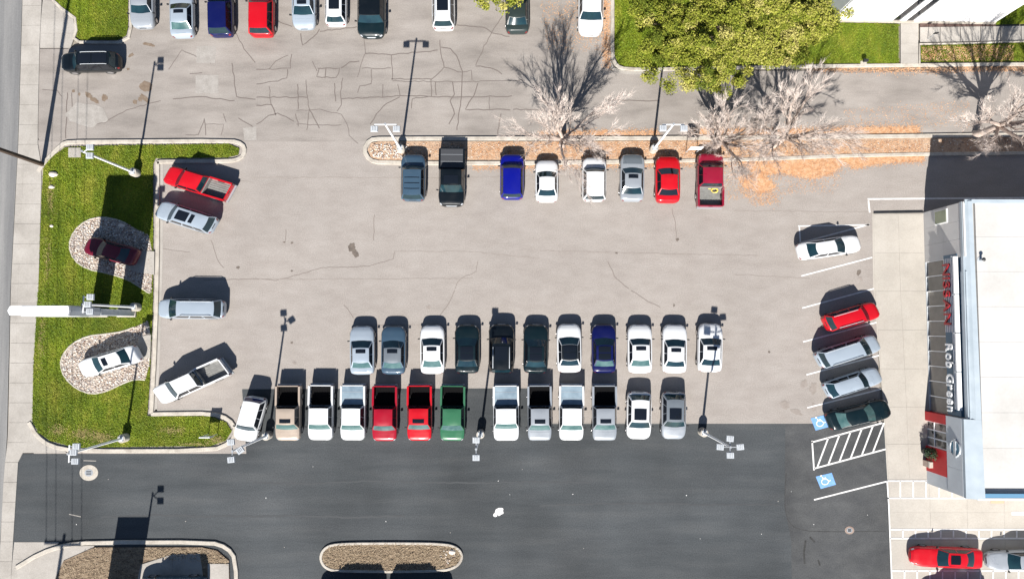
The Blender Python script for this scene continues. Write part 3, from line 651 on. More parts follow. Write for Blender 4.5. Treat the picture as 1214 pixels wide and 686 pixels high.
    for sd in (-1,1):
        patch(body, (.90,.955), (sd*.58,sd*.74), .012, Vector((0,0,.4)), 4, 4).build('headlight', M['headlamp'], root, A, True)
        if kind != 'pickup': patch(body, (-.985,-.945), (sd*.60,sd*.76), .012, Vector((0,0,.4)), 3, 4).build('tail_light', M['tail'], root, A, True)
        m2 = MB(); m2.box((xf0-.30, sd*(W/2+.06), zb+.06), (.12,.17,.14), sd*.2, taper=.8); m2.build('mirror', M['black'], root, A)
        for wx in (.305*L*1.0, -.295*L):
            m2 = MB(); r = .34 if kind not in ('pickup','suv','van') else .38
            m2.tube([(wx, sd*(W/2-.22), r), (wx, sd*(W/2-.02), r), (wx, sd*(W/2+.005), r)], [r, r, r*.93], 18); wl_ = m2.build('wheel', M['tyre'], root, A, True)
            m2 = MB(); m2.tube([(wx, sd*(W/2-.05), r), (wx, sd*(W/2+.012), r)], [r*.62, r*.6], 12); m2.build('rim', M['rim'], wl_, A, True)
    patch(body, (.978,.992), (-.42,.42), .012, Vector((0,0,.4)), 3, 5).build('grille', M['black'] if color not in ('black','teal') else M['galv'], root, A)
    if kind != 'pickup':
        patch(body, (-.9 if kind == 'sedan' else -.985, -.86 if kind == 'sedan' else -.975), (-.3,.3), .008, Vector((0,0,.4)), 2, 4).build('rear_trim', M['black'] if kind != 'sedan' else pm, root, A)
    else:
        xb0, xb1 = -hl, L*g4[3]-.02; zt, w2 = 1.12, W/2*.985; lm = liner or M['bedliner']
        for sd in (-1,1):
            m2 = MB(); m2.prism([(xb0+.09, sd*w2), (xb1, sd*W/2), (xb1, sd*(w2-.13)), (xb0+.09, sd*(w2-.14))], .38, zt); m2.build('bed_side', pm, root, A)
            m2 = MB(); m2.box((xb0+.065, sd*w2*.9, .82), (.05,.12,.30)); m2.build('tail_light', M['tail'], root, A)
        m2 = MB(); m2.box(((xb0+xb1)/2, 0, .6), (xb1-xb0-.12, 2*w2-.2, .08)); fl = m2.build('bed_floor', lm, root, A)
        for k in range(-3,4):
            m3 = MB(); m3.box(((xb0+xb1)/2, k*.2, .65), (xb1-xb0-.25, .05, .025)); m3.build('bed_rib', lm, fl, A)
        m2 = MB(); m2.box((xb1-.04, 0, .88), (.07, 2*w2-.28, .5)); m2.build('bed_front', lm, root, A)
        m2 = MB(); m2.box((xb0+.06, 0, .80), (.09, 2*w2-.32, .62)); tg = m2.build('tailgate', pm, root, A)
        m2 = MB(); m2.box((xb0+.005, 0, .95), (.03, .3, .06)); m2.build('handle', M['black'], tg, A)
        m2 = MB(); m2.box((xb0-.04, 0, .48), (.16, 2*w2-.1, .18)); m2.build('rear_bumper', M['grey'], root, A)
        if cover:
            m2 = MB(); m2.box(((xb0+xb1)/2+.03, 0, zt-.035), (xb1-xb0-.20, 2*w2-.29, .05)); cv = m2.build('bed_cover', M[cover], root, A)
            for k in (1,2):
                m3 = MB(); m3.box((xb0+(xb1-xb0)*k/3, 0, zt-.008), (.03, 2*w2-.32, .012)); m3.build('cover_hinge', M['grey'], cv, A)
    return root
N_, S_ = (0,-50), (0,50)
GA = 'cars parked along the top edge of the service lane'
vehicle('sedan','silver',170,7,S_,'silver sedan parked beside the small corner lawn at the top left',GA)
vehicle('sedan','ice',217,18,N_,'pale silver sedan with dark sunroof between silver and navy cars at the top',GA,sun='small',gl='glass',rgl='paleglass')
vehicle('suv','navy',263,17,N_,'navy blue car parked left of the red suv along the top edge',GA,W=1.9)
vehicle('suv','red',311,17,N_,'bright red suv between navy car and pale blue sedan at the top',GA,W=1.95)
vehicle('sedan','ice',361,8,S_,'pale blue sedan nosing into the lane right of the red suv at the top',GA,sun='small')
vehicle('hatch','white',399,8,N_,'small white hatchback with black roof panel between pale blue sedan and black suv',GA,sun='big',W=1.68,L=4.1)
vehicle('suv','teal',441,17,S_,'big black suv with chrome bumper nosing into the lane at the top',GA,W=2.15,L=5.0,roofc='black')
vehicle('suv','white',526,9,N_,'white suv with dark roof bars parked alone at the top edge',GA,rails=True,sun='big',W=1.78)
vehicle('sedan','bronze',613,13,N_,'black sedan half hidden by green branches at the top edge',GA)
vehicle('suv','white',700,14,S_,'white suv parked beside the kerb of the lawn strip at the top',GA,W=1.95,L=5.0)
b = vehicle('suv','black',109,75,(-50,2),'black suv with pale roof rails driving out across the worn lane at top left','cars out on the lot lanes',rails=True,sun='pano',L=4.55)
GB = 'cars along the planted centre island'
vehicle('suv','slate',490.5,211,N_,'slate blue suv with dark ribbed roof nearest the rounded island end',GB,ribs=True,W=1.88,L=4.7)
vehicle('pickup','black',536,211,S_,'black pickup backed onto the centre island with grey bed cover',GB,sun='big',W=2.0,L=5.75,cover='darkcover' if 'darkcover' in M else None)
vehicle('suv','blue',607,210,N_,'bright blue suv nosed up to the centre island',GB,W=1.82,L=4.55)
vehicle('sedan','white',648,215,N_,'small white sedan between the blue suv and a white suv at the centre island',GB,L=4.2,W=1.74)
vehicle('suv','white',704,213,N_,'white suv under the bare tree side of the centre island',GB,L=4.4,W=1.84)
vehicle('sedan','silver',749,211,N_,'silver sedan with grey hood and sunroof left of the red sedan',GB,sun='small',W=1.86,hoodc='grey')
vehicle('sedan','red',791,213,N_,'bright red sedan at the centre island left of the maroon pickup',GB,W=1.9,L=4.7,gl='darkglass')
mp = vehicle('pickup','maroon',841,214,N_,'maroon pickup with yellow hose in its grey open bed at the centre island',GB,W=2.0,L=5.35,liner=M['greyliner'])
GC = 'sedans and suvs in the back display row'
rowy = 412.5
for (x, kind, colr, lab, kw) in [
 (430,'sedan','ice','ice blue sedan with sunroof at the left end of the back display row',dict(sun='small',rgl='paleglass')),
 (467,'sedan','slate','slate blue sedan with sunroof second in the back display row',dict(sun='small',rgl='paleglass',roofc='grey')),
 (513,'sedan','white','white sedan with sunroof between slate blue sedan and black sedan',dict(sun='small',rgl='paleglass')),
 (554,'sedan','teal','glossy black sedan between a white sedan and the black suv with roof rails',dict(sun='pano')),
 (594.5,'suv','black','black suv with roof rails standing in front of the light pole shadow',dict(rails=True,W=1.9,sun='big')),
 (635,'sedan','teal','black glass roofed sedan between black suv and white sedan with black roof',dict(sun='pano',W=1.86)),
 (674.5,'sedan','white','white sedan with full black glass roof beside the navy sedan',dict(sun='pano',roofc='black')),
 (715.5,'sedan','navy','navy blue sedan with dark roof in the back display row',dict(sun='pano',rgl='paleglass')),
 (758,'sedan','white','white sedan immediately right of the navy sedan',dict(sun='small',rgl='paleglass')),
 (799,'sedan','white','white sedan second from the right end of the back display row',dict(sun='small')),
 (841,'sedan','white','white sedan crossed by a light pole shadow at the right end of the row',dict(sun='small'))]:
    vehicle(kind, colr, x, rowy+rng.uniform(-.8,.8)+(1.5 if x < 560 else 0), N_, lab, GC, **{**dict(W=1.85), **kw})
GD = 'pickups and cars in the front display row'
for (x, kind, colr, lab, kw) in [
 (343,'pickup','tan','tan pickup with sunroof and dark open bed at the left of the front row',dict(sun='small')),
 (381.5,'pickup','white','white pickup with dark open bed between tan pickup and covered white pickup',dict()),
 (419.5,'pickup','white','white pickup with pale blue bed cover beside the crimson pickup',dict(cover='tonneau')),
 (457,'pickup','crimson','crimson pickup without sunroof in the front display row',dict(rgl='darkglass')),
 (498,'pickup','red','bright red pickup with sunroof left of the green pickup',dict(sun='small')),
 (537,'pickup','green','green pickup with dark open bed beside a light pole base',dict()),
 (600,'pickup','white','white pickup with pale bed cover just right of the light pole base',dict(cover='tonneau',W=1.95)),
 (639.5,'pickup','silver','silver pickup with sunroof between two white pickups with pale bed covers',dict(sun='small',W=1.82)),
 (677,'pickup','white','white pickup with pale bed cover between two silver pickups',dict(cover='tonneau')),
 (716,'pickup','silver','silver pickup with dark hood patch left of the white hatchback',dict(sun='small',W=1.85))]:
    vehicle(kind, colr, x, 489+rng.uniform(-.6,.6), S_, lab, GD, **{**dict(gl='paleglass', rgl='darkglass'), **kw})
vehicle('hatch','white',757,492,S_,'white hatchback with big sunroof in the front display row',GD,sun='big',W=1.86,L=4.6)
vehicle('hatch','silver',798,492,S_,'grey hatchback with big sunroof at the right end of the front row',GD,sun='big',W=1.84,L=4.6,roofc='grey')
GE = 'cars angled along the roadside lawn'
vehicle('pickup','red',236,218,(-70,-29),'red pickup angled beside the roadside lawn with open bed',GE,liner=M['greyliner'],L=5.25,W=1.9)
vehicle('suv','ice',222,258,(-70,-29),'silver suv with two roof windows angled just below the red pickup',GE,sun='twin',L=4.75)
vehicle('sedan','wine',134,298,(-63,-21),'dark maroon sedan displayed on the upper rock bed in the sign shadow',GE,L=4.15,z=.13)
vehicle('van','ice',228,366,(-50,0),'silver minivan parked square to the lawn kerb',GE,rails=True,L=5.05)
vehicle('sedan','white',132,428,(-70,28),'white sedan with sunroof displayed on the lower rock bed',GE,sun='small',L=4.75,z=.13)
vehicle('pickup','white',228,452,(-76,43),'white pickup with open bed angled into the lawn corner',GE,liner=M['greyliner'],L=5.9,W=1.9)
vehicle('suv','white',298,496,(-10,46),'white car with blue tinted rear glass angled at the lawn tip',GE,rgl='reflectglass',L=4.35,W=1.75)  # the blue of its rear glass is a painted reflection
GF = 'cars in the angled stalls by the showroom'
vehicle('sedan','white',982,293.5,(75,-13),'white sedan in the angled stall nearest the showroom corner',GF,L=4.85,W=1.8)
vehicle('suv','red',1008,375,(65,-24),'red suv in an angled stall facing the showroom forecourt',GF,L=4.3,W=1.75,rails=True)
vehicle('van','ice',1004,416,(72,-31),'large silver minivan with dark roof rails below the red suv',GF,L=5.0,W=1.85,rails=True)
vehicle('hatch','ice',1010,453,(65,-28),'small silver hatchback between silver minivan and black car',GF,L=4.5,W=1.75)
vehicle('sedan','teal',1017,491,(74,-24),'black car on the accessible stall beside the hatched aisle',GF,L=4.9,W=1.95,gl='paleglass')
GG = 'cars at the bottom edge by the crosswalks'
vehicle('coupe','red',1121,659.5,(-86,-2),'red coupe with black sunroof on the concrete between two crosswalks',GG,sun='big',L=5.35,W=1.9)
vehicle('sedan','silver',1207,662.5,(-70,2),'silver sedan cut off by the right edge at the bottom',GG,L=4.9,W=1.8)
vehicle('suv','navy',1132,711,(-60,0),'dark suv at the bottom edge below the red coupe',GG,L=4.9)
vehicle('suv','black',416,705,(-60,0),'black suv left of two parked below the dry grass island',GG,L=4.9)
vehicle('suv','black',497,705,(60,0),'black suv right of two parked below the dry grass island',GG,L=4.7)
vehicle('van','slate',205,695,(-60,0),'dark minivan on the concrete pad at the bottom left edge',GG,L=5.0)
# the hose lying in the maroon pickup's bed
hz = .70; hp = P(847,226,hz); t = MB(); pts = []
for k in range(60):
    a = k/60*2*math.pi*2.6; r = .22+.03*math.sin(k*.7); pts.append((r*1.2*math.cos(a), r*math.sin(a)*.8, .03+k*.0016))
pts += [(-.3,.12,.1),(-.55,.16,.06)]
t.tube(pts, .03, 6); h = t.build('hose', mat('yellow_hose',(.72,.56,.10),.6), smooth=True); h.location = (hp.x, hp.y, hz); tag(h, 'yellow coiled hose lying in the maroon pickup bed', 'hose')

# ------------------------------------------------------------------ light poles
HP = 7.9
def lamp_pole(px, py, heads, label, bar=None, ht=HP):
    root = empty('light_pole', P(px, py)); tag(root, label, 'light pole', 'light poles of the car lot')
    mb = MB(); mb.tube([(0,0,-.05),(0,0,.80),(0,0,.86)], [.36,.36,.32], 20); mb.build('concrete_base', M['curb'], root, smooth=True)
    mb = MB(); mb.box((0,0,.875), (.42,.42,.03)); mb.build('base_plate', M['galv'], root)
    for a in (45,135,225,315):
        mb = MB(); mb.cyl((.24*math.cos(R(a)), .24*math.sin(R(a)), .86), .03, .1, 6); mb.build('anchor_bolt', M['grey'], root)
    mb = MB(); mb.tube([(0,0,.88),(0,0,ht)], [.105,.075], 10); mb.build('pole', M['white'], root, smooth=True)
    mb = MB(); mb.cyl((0,0,ht), .09, .1, 10); mb.build('pole_cap', M['grey'], root)
    if bar:
        mb = MB(); mb.tube([(bar[0][0],bar[0][1],ht-.08),(bar[1][0],bar[1][1],ht-.08)], .05, 8); mb.build('crossbar', M['white'], root)
    for (dx, dy, rz) in heads:
        mb = MB(); mb.tube([(dx*.15 if not bar else dx, 0 if not bar else dy*.0, ht-.1) if not bar or abs(bar[0][0]-bar[1][0]) > .1 else (0, dy, ht-.1), (dx,dy,ht-.05)], .04, 6); ar = mb.build('arm', M['grey'], root)
        mb = MB(); mb.box((dx,dy,ht-.02), (.56,.46,.13), rz, taper=.9); hd = mb.build('lamp_head', M['galv'], root)
        mb = MB(); mb.box((dx,dy,ht-.095), (.46,.36,.02), rz); mb.build('lens', M['headlamp'], hd)
        for k in (-1,0,1):
            mb = MB(); mb.box((dx+k*.12*math.cos(rz), dy+k*.12*math.sin(rz), ht+.055), (.05,.28,.03), rz); mb.build('cooling_fin', M['grey'], hd)
    return root
lamp_pole(163,206,[(.55,.32,0),(.55,-.32,0)],'light pole with two lamp heads standing in the upper roadside lawn')
lamp_pole(476,178,[(-.85,-.35,0),(.85,-.35,0)],'twin headed light pole at the rounded left end of the planted island',bar=((-.85,0),(.85,0)))
lamp_pole(774,178,[(-.8,-.3,0),(.8,-.3,0)],'twin headed light pole on the island between the silver and red sedans',bar=((-.85,0),(.85,0)))
lamp_pole(164,364,[(.55,.55,0),(.55,-.55,0),(.35,0,0)],'light pole beside the tall roadside sign',bar=((0,.65),(0,-.65)))
lamp_pole(150,518,[(.55,.55,0),(.5,-.55,0),(.35,.1,0)],'light pole at the bottom tip of the roadside lawn',bar=((0,.65),(0,-.65)))
lamp_pole(319,515,[(-.15,.65,.1),(.55,.05,.6),(-.1,-.65,.1)],'three headed light pole left of the tan pickup')
lamp_pole(570,513,[(0,.65,0),(0,-.65,0)],'light pole between the green pickup and a white pickup',)
lamp_pole(832,511,[(0,.62,-.1),(0,-.62,0),(.75,0,.1),(-.75,0,-.1)],'four headed light pole right of the front display row')
lamp_pole(160,725,[(.7,.5,0),(.7,-.5,0)],'light pole just below the bottom left planting bed')

# ------------------------------------------------------------------ utility poles and cables
def utility(px, py, ht, label):
    root = empty('utility_pole', P(px, py)); tag(root, label, 'utility pole', 'wooden utility poles along the street')
    mb = MB(); mb.tube([(0,0,-.1),(0,0,ht)], [.20,.13], 10); mb.build('pole', M['wood'], root, smooth=True)
    mb = MB(); mb.box((0,.0,ht-.5), (3.2,.14,.14)); mb.build('crossarm', M['wood'], root)
    for x in (-1.5,-.7,.7,1.5):
        mb = MB(); mb.tube([(x,0,ht-.43),(x,0,ht-.3),(x,0,ht-.22)], [.05,.07,.03], 8); mb.build('insulator', M['galv'], root)
    return root
u0 = utility(58,-560,12.3,'wooden utility pole beyond the top left corner')
u1 = utility(51,195,13.7,'wooden utility pole at the sidewalk by the corner of the roadside lawn')
u2 = utility(44,842,11.7,'wooden utility pole below the bottom left corner')
for (a, b) in ((u0,u1),(u1,u2)):
    for x in (-1.5,-.7,.7,1.5):
        p0 = a.location+Vector((x,0,13.45 if a is u1 else 12.05)); p1 = b.location+Vector((x,0,13.45 if b is u1 else 11.45)); mb = MB()
        mb.tube([p0.lerp(p1, k/20)+Vector((0,0,-.9*4*(k/20)*(1-k/20))) for k in range(21)], .022, 5)
        c = mb.build('power_cable', M['cable']); tag(c, 'black overhead cable in the %s span along the street' % ('northern' if a is u0 else 'southern'), 'cable', 'overhead cables on the utility poles')

# ------------------------------------------------------------------ roadside sign and small signs
sg = empty('roadside_sign', P(135,371)); tag(sg, 'tall two-legged white and grey roadside sign standing on the lawn', 'sign')
mb = MB(); mb.box((0,0,5.35), (3.75,.62,.3)); mb.build('panel_base', M['grey'], sg)
mb = MB(); pl = [(-2.2,-.30),(1.98,-.32),(2.05,0),(1.98,.32),(-2.2,.30),(-2.36,0)]; mb.prism(pl, 5.5, 9.3); pn = mb.build('panel', M['galv'], sg)
mb = MB(); mb.prism([(x*1.02, y*1.1) for x, y in pl], 9.3, 9.5); mb.build('top_cap', M['white'], sg)
for s in (-1,1):
    mb = MB(); mb.box((s*1.2,0,2.6), (1.45,.5,5.2)); mb.build('leg', M['galv'], sg)
    mb = MB(); mb.box((s*1.2,0,.12), (1.6,.7,.3)); mb.build('leg_base', M['curb'], sg)
    mb = MB(); mb.box((0,s*.375,7.4), (3.5,.04,3.2)); mb.build('sign_face', M['white'], pn)
mono = empty('monument_sign', P(141,728)); tag(mono, 'slab-like monument sign just below the bottom left planting bed', 'sign')
mb = MB(); mb.box((0,0,3.2), (2.6,.5,6.3)); mb.build('panel', M['grey'], mono)
mb = MB(); mb.box((0,0,.1), (3.0,.9,.3)); mb.build('plinth', M['curb'], mono)
def small_sign(px, py, label, ht=2.1, w=1.1):
    r = empty('post_sign', P(px, py)); tag(r, label, 'sign', 'small two-post signs')
    for s in (-1,1):
        mb = MB(); mb.tube([(s*w*.42,0,-.05),(s*w*.42,0,ht)], .03, 8); mb.build('post', M['galv'], r)
    mb = MB(); mb.box((0,-.05,ht-.42), (w,.06,.85)); mb.build('sign_panel', M['white'], r)
small_sign(819,181,'small two-post sign on the island left of the maroon pickup')
small_sign(253,514,'small two-post sign on the lower tip of the roadside lawn', 1.8, .9)
# loose stones and a utility pad in the lawn
for (x, y, s, lab) in ((64,207,.34,'pale landscape boulder near the utility pole on the lawn'),(62,222,.22,'smaller pale landscape stone below the boulder on the lawn'),(62,268,.16,'small pale stone beside the sidewalk edge of the lawn'),(145,268,.26,'pale flat stone at the upper edge of the top rock bed'),(536,653,.28,'white rock at the right end of the dry grass island')):
    mb = MB(); vs = []; n = 8
    for i in range(4):
        zz = [0,.35,.6,.72][i]; rr = [1,.95,.65,.2][i]
        vs += [(s*rr*1.2*math.cos(2*math.pi*k/n)*rng.uniform(.85,1.1), s*rr*.8*math.sin(2*math.pi*k/n)*rng.uniform(.85,1.1), s*zz) for k in range(n)]
    fs = [(i*n+k, i*n+(k+1)%n, (i+1)*n+(k+1)%n, (i+1)*n+k) for i in range(3) for k in range(n)]+[tuple(range(3*n,4*n))]
    mb.add(vs, fs); o = mb.build('landscape_rock', ST[0], smooth=True, ang=30); p = P(x, y); o.location = (p.x, p.y, .06); tag(o, lab, 'rock', 'loose landscape rocks')
pad = empty('utility_pad', P(90,181)); tag(pad, kind='structure'); slab(pad, [(82,175.5),(97,175.5),(97,187),(82,187)], .0, .14)

# ------------------------------------------------------------------ showroom building
B0, B1 = P(1094.5,252), P(1103.5,568)
ang = math.atan2(B1.y-B0.y, B1.x-B0.x); LEN = (B1-B0).length-.85
bd = empty('showroom', (B0.x, B0.y, 0), ang); tag(bd, 'white flat-roofed showroom with glazed front, red entrance and lettered fascia', 'building')
# local axes: x runs south along the front, y runs inward (east), so -y is out over the forecourt
HB = 5.4
pale = nmat('pale_panel', [(.30,.35,.39),(.37,.42,.46)], .8, 4, .45)
clad = nmat('grey_cladding', [(.42,.445,.47),(.50,.525,.55)], .7, 5, .55)
wallp = nmat('wall_render', [(.50,.49,.48),(.58,.57,.56)], .6, 6, .8)
roofm = nmat('roof_membrane', [(.40,.39,.37),(.455,.445,.43),(.49,.48,.465)], .25, 7, .8, fine=5, fine_amt=.03)
navy = mat('fascia_blue', (.05,.13,.21), .4)
redm = nmat('entrance_red', [(.36,.008,.014),(.48,.012,.02)], 1.0, 3, .4)
glz = nmat('shop_glass', [(.14,.135,.125),(.24,.22,.20)], .6, 4, .1, spec=.5)
U = lambda py: (P(1098,py)-B0).length*1.0
u_gl0, u_gl1, u_en0, u_en1 = U(311), U(486), U(487), U(557)
EX = 40.0
mb = MB(); mb.prism([(0,.25),(LEN+1.2,.25),(LEN+1.2,EX),(0,EX)], -.1, HB-.35); core = mb.build('wall', wallp, bd)
# upper left wall panels
n = 3; 
for k in range(n):
    for j in range(2):
        a, b = u_gl0*k/n, u_gl0*(k+1)/n
        mb = MB(); mb.box(((a+b)/2, .13, HB/4+j*HB/2), (b-a-.012, .24, HB/2-.012)); mb.build('wall_panel', wallp, bd)
mb = MB(); mb.box((U(262), -.03, 2.55), (1.15, .08, 1.7)); wf = mb.build('window', M['white'], bd)
mb = MB(); mb.box((U(262), -.08, 2.55), (1.0, .03, 1.5)); mb.build('pane', nmat('louvre_glass',[(.20,.23,.16),(.27,.29,.21)],1,3,.2), wf)
# glazing
ng = 10; dz = 2.75
for k in range(ng):
    a, b = u_gl0+(u_gl1-u_gl0)*k/ng, u_gl0+(u_gl1-u_gl0)*(k+1)/ng
    mb = MB(); mb.box(((a+b)/2, .16, dz/2+.03), (b-a-.05, .04, dz)); mb.build('pane', glz, bd)
    mb = MB(); mb.box((a, .10, dz/2+.03), (.07, .14, dz)); mb.build('mullion', M['white'], bd)
mb = MB(); mb.box(((u_gl0+u_gl1)/2, .09, .05), (u_gl1-u_gl0, .16, .12)); mb.build('window_sill', M['galv'], bd)
# fascia above the glazing
mb = MB(); mb.box(((u_gl0+u_gl1)/2-.15, .09, 3.6), (u_gl1-u_gl0+.3, .28, 1.7)); fa = mb.build('fascia', navy, bd)
for k in range(6):
    mb = MB(); ue = u_gl1-.5 if k > 3 else U(394); mb.box(((u_gl0-.05+ue)/2, -.10-.02*k, 2.95+k*.26), (ue-u_gl0-.05, .09, .09)); mb.build('slat', M['white'], fa)
for k in range(4):
    w = (u_gl1-u_gl0-.4)/4
    mb = MB(); mb.box((u_gl0-.1+w*(k+.5), -.22, 4.55), (w-.07, .34, .16)); mb.build('canopy_panel', M['white'], fa)
    mb = MB(); mb.box((u_gl0-.1+w*k+.03, -.25, 4.42), (.06, .5, .1)); mb.build('bracket', M['grey'], fa)
# parapet: pale metal panels rising to the roof edge
npan = 8
for k in range(npan):
    a, b = LEN*k/npan, LEN*(k+1)/npan
    if b > u_en0+.3: b = min(b, u_en0); 
    if a >= u_en0: break
    z0 = 4.75 if a > u_gl0-1 else HB-.02
    if z0 < HB-.1:
        mb = MB(); mb.box(((a+b)/2, .16, (z0+HB)/2), (b-a-.012, .24, HB-z0)); mb.build('parapet_panel', pale, bd)
for nm, xs_, iw, yo in (('coping', [-.03, u_en0-.004], [.62, .80], -.02), ('entrance_coping', [u_en0+.004, LEN+1.2], [.80, .90], -.37)):
    mb = MB(); pv = []                                        # sloping metal parapet cap
    for x_, w_ in zip(xs_, iw): pv += [(x_,yo,HB-.42),(x_,yo,HB-.15),(x_,w_*.5,HB+.16),(x_,w_,HB+.20),(x_,w_+.06,HB-.3)]
    mb.add(pv, [(i,(i+1)%5,5+(i+1)%5,5+i) for i in range(5)]+[(0,1,2,3,4),(9,8,7,6,5)]); mb.build(nm, pale, bd)
# raised corner of the front: grey entrance surround
mb = MB(); mb.box((LEN/2+.6+.9, EX/2, HB+.02), (.01,.01,.01)); 
eH = HB-.44; ew = LEN+1.15-u_en0
mb = MB(); mb.box((u_en0+ew/2, .05, (2.9+eH)/2), (ew, .8, eH-2.9)); es = mb.build('entrance_surround', clad, bd)
for k in range(3):
    mb = MB(); mb.box((u_en0+ew*(k+.5)/3, -.365, (2.95+eH)/2), (ew/3-.015, .03, eH-3.0)); mb.build('cladding_panel', clad, es)
mb = MB(); mb.box((u_en1+(LEN+1.15-u_en1)/2+.004, .05, 1.448), (LEN+1.15-u_en1, .8, 2.89)); mb.build('entrance_pier', clad, bd)
# red portal with doors
for (a, b, z0, z1) in ((u_en0, u_en0+.75, 0, 2.9),(u_en1-2.1, u_en1, 0, 2.9)):
    mb = MB(); mb.box(((a+b)/2, .04, (z0+z1-.006)/2), (b-a-.004, .83, z1-z0-.006)); mb.build('red_portal', redm, bd)
da, db = u_en0+.75, u_en1-2.1
mb = MB(); mb.box(((da+db)/2, -.10, 1.44), (db-da-.02, .04, 2.86)); dr = mb.build('door', nmat('door_glass',[(.02,.022,.025),(.30,.28,.25)],1.2,2,.1,lo=.45,hi=.55), bd)  # grey reflections are part of the door glass colour
for k in range(4):
    mb = MB(); mb.box((da+(db-da)*k/3*(.96)+.04, -.15, 1.42), (.10,.08,2.8)); mb.build('door_frame', M['white'], dr)
mb = MB(); mb.box(((da+db)/2, -.17, 1.0), (db-da-.1,.06,.07)); mb.build('push_bar', M['white'], dr)
# round emblem: a ring crossed by a bar
uc, zc = U(521), 4.15
mb = MB(); mb.tube([(uc+.62*math.cos(a), -.42, zc+.62*math.sin(a)) for a in [2*math.pi*k/28 for k in range(29)]], .07, 8); eb = mb.build('emblem', M['galv'], bd, smooth=True)
mb = MB(); mb.tube([(uc,-.37,zc),(uc,-.41,zc)], .56, 24); mb.build('emblem_disc', nmat('emblem_blue',[(.10,.24,.32),(.22,.36,.42)],3), eb)
mb = MB(); mb.box((uc,-.45,zc), (1.5,.08,.26)); mb.build('emblem_bar', M['galv'], eb)
def text_mb(s, size, ext, bold=0.0):
    c = bpy.data.curves.new('lettering', 'FONT'); c.body = s; c.size = size; c.extrude = ext; c.offset = bold; c.resolution_u = 3
    o = bpy.data.objects.new('lettering', c); COL.objects.link(o)
    dg = bpy.context.evaluated_depsgraph_get(); me = bpy.data.meshes.new_from_object(o.evaluated_get(dg))
    bpy.data.objects.remove(o); bpy.data.curves.remove(c); return me
def lettering(s, u0, u1, z0, size, y, m, parent, bold=.012):
    """upright letters on the front wall, one object per letter, read from the forecourt"""
    ms = [None if ch == ' ' else text_mb(ch, size, .06, bold) for ch in s]
    ext = lambda me: (min(v.co.x for v in me.vertices), max(v.co.x for v in me.vertices))
    ws = [size*.25 if me is None else ext(me)[1]-ext(me)[0] for me in ms]; gap = size*.10
    k = (u1-u0)/(sum(ws)+gap*(len(s)-1)); u = u0
    for me, w in zip(ms, ws):
        if me is not None:
            x0 = ext(me)[0]
            for v in me.vertices:
                x, yy, z = v.co; v.co = (u+(x-x0)*k, y-z, z0+yy)
            me.materials.append(m); o = bpy.data.objects.new('letter', me); COL.objects.link(o); o.parent = parent
        u += (w+gap)*k
lettering('NISSAN', U(317), U(385), 3.05, 1.2, -.30, mat('letter_red',(.26,.008,.016),.4), fa)
lettering('Rob Green', U(406), U(482), 3.15, 1.3, -.30, M['white'], fa, .03)
# roof
rf = MB(); rf.box((LEN/2+.6, EX/2+.5, HB-.3), (LEN+1.0, EX, .1)); rfo = rf.build('roof', roofm, bd)
y0 = .62; nr = 8; 
for i in range(nr):
    for j in range(3):
        a = LEN*i/nr+.05; b = LEN*(i+1)/nr+.05; c0 = .95+.045*0+j*4.0
        mb = MB(); mb.box(((a+b)/2, c0+2.0, HB-.13), (b-a-.012, 3.985, .26+rng.uniform(-.004,.004))); mb.build('roof_sheet', roofm, rfo)
mb = MB(); mb.box((LEN+.95, .5+6, HB-.06), (.34, 11.6, .22)); mb.build('south_strip', mat('strip_blue',(.10,.22,.34),.5), rfo)  # blue strip along the south roof edge
mb = MB(); mb.box((LEN+1.2, 6.5, HB+.02), (.16, 12.2, .12)); mb.build('south_coping', M['white'], bd)
mb = MB(); mb.box((-.02, 6.3, HB+.03), (.3, 12.4, .12)); mb.build('north_coping', pale, bd)
vp = P(1162,308,HB); 
rv = empty('roof_vent', (vp.x, vp.y, HB)); tag(rv, 'small grey vent pipe standing on the white showroom roof', 'vent')
mb = MB(); mb.cyl((0,0,0), .10, .45, 10); mb.build('pipe', M['grey'], rv); mb = MB(); mb.cyl((0,0,.45), .16, .1, 10, r2=.05); mb.build('vent_cap', M['black'], rv); mb = MB(); mb.cyl((0,0,-.02), .25, .05, 12); mb.build('flashing', M['galv'], rv)
# things by the entrance
bp = empty('planter', P(1095,534)); tag(bp, 'dark planter with clipped evergreen beside the red entrance', 'planter')
mb = MB(); mb.tube([(0,0,.03),(0,0,.6),(0,0,.62)], [.25,.36,.3], 12); mb.build('pot', M['black'], bp, smooth=True)
V = []; n = 700; d = nrng.normal(size=(n,3)); d /= np.linalg.norm(d, axis=1)[:,None]; p = d*nrng.uniform(.2,.5,(n,1))*np.array([1,1,1.5])+np.array([0,0,1.2])
e1 = nrng.normal(size=(n,3))*.07; e2 = nrng.normal(size=(n,3))*.07
V = np.stack([p, p+e1, p+e2],1).reshape(-1,3); npmesh('foliage', V, np.arange(len(V)).reshape(-1,3), mat('evergreen',(.02,.045,.015),.7), bp)
tb = empty('trash_bin', P(1097.5,548)); tag(tb, 'square beige bin with dark lid beside the entrance planter', 'bin')
mb = MB(); mb.box((0,0,.48), (.55,.5,.9)); mb.build('bin_body', nmat('bin_beige',[(.40,.31,.25),(.48,.38,.32)],3), tb); mb = MB(); mb.box((0,0,.97), (.6,.55,.1), taper=.8); mb.build('lid', M['curb'], tb)

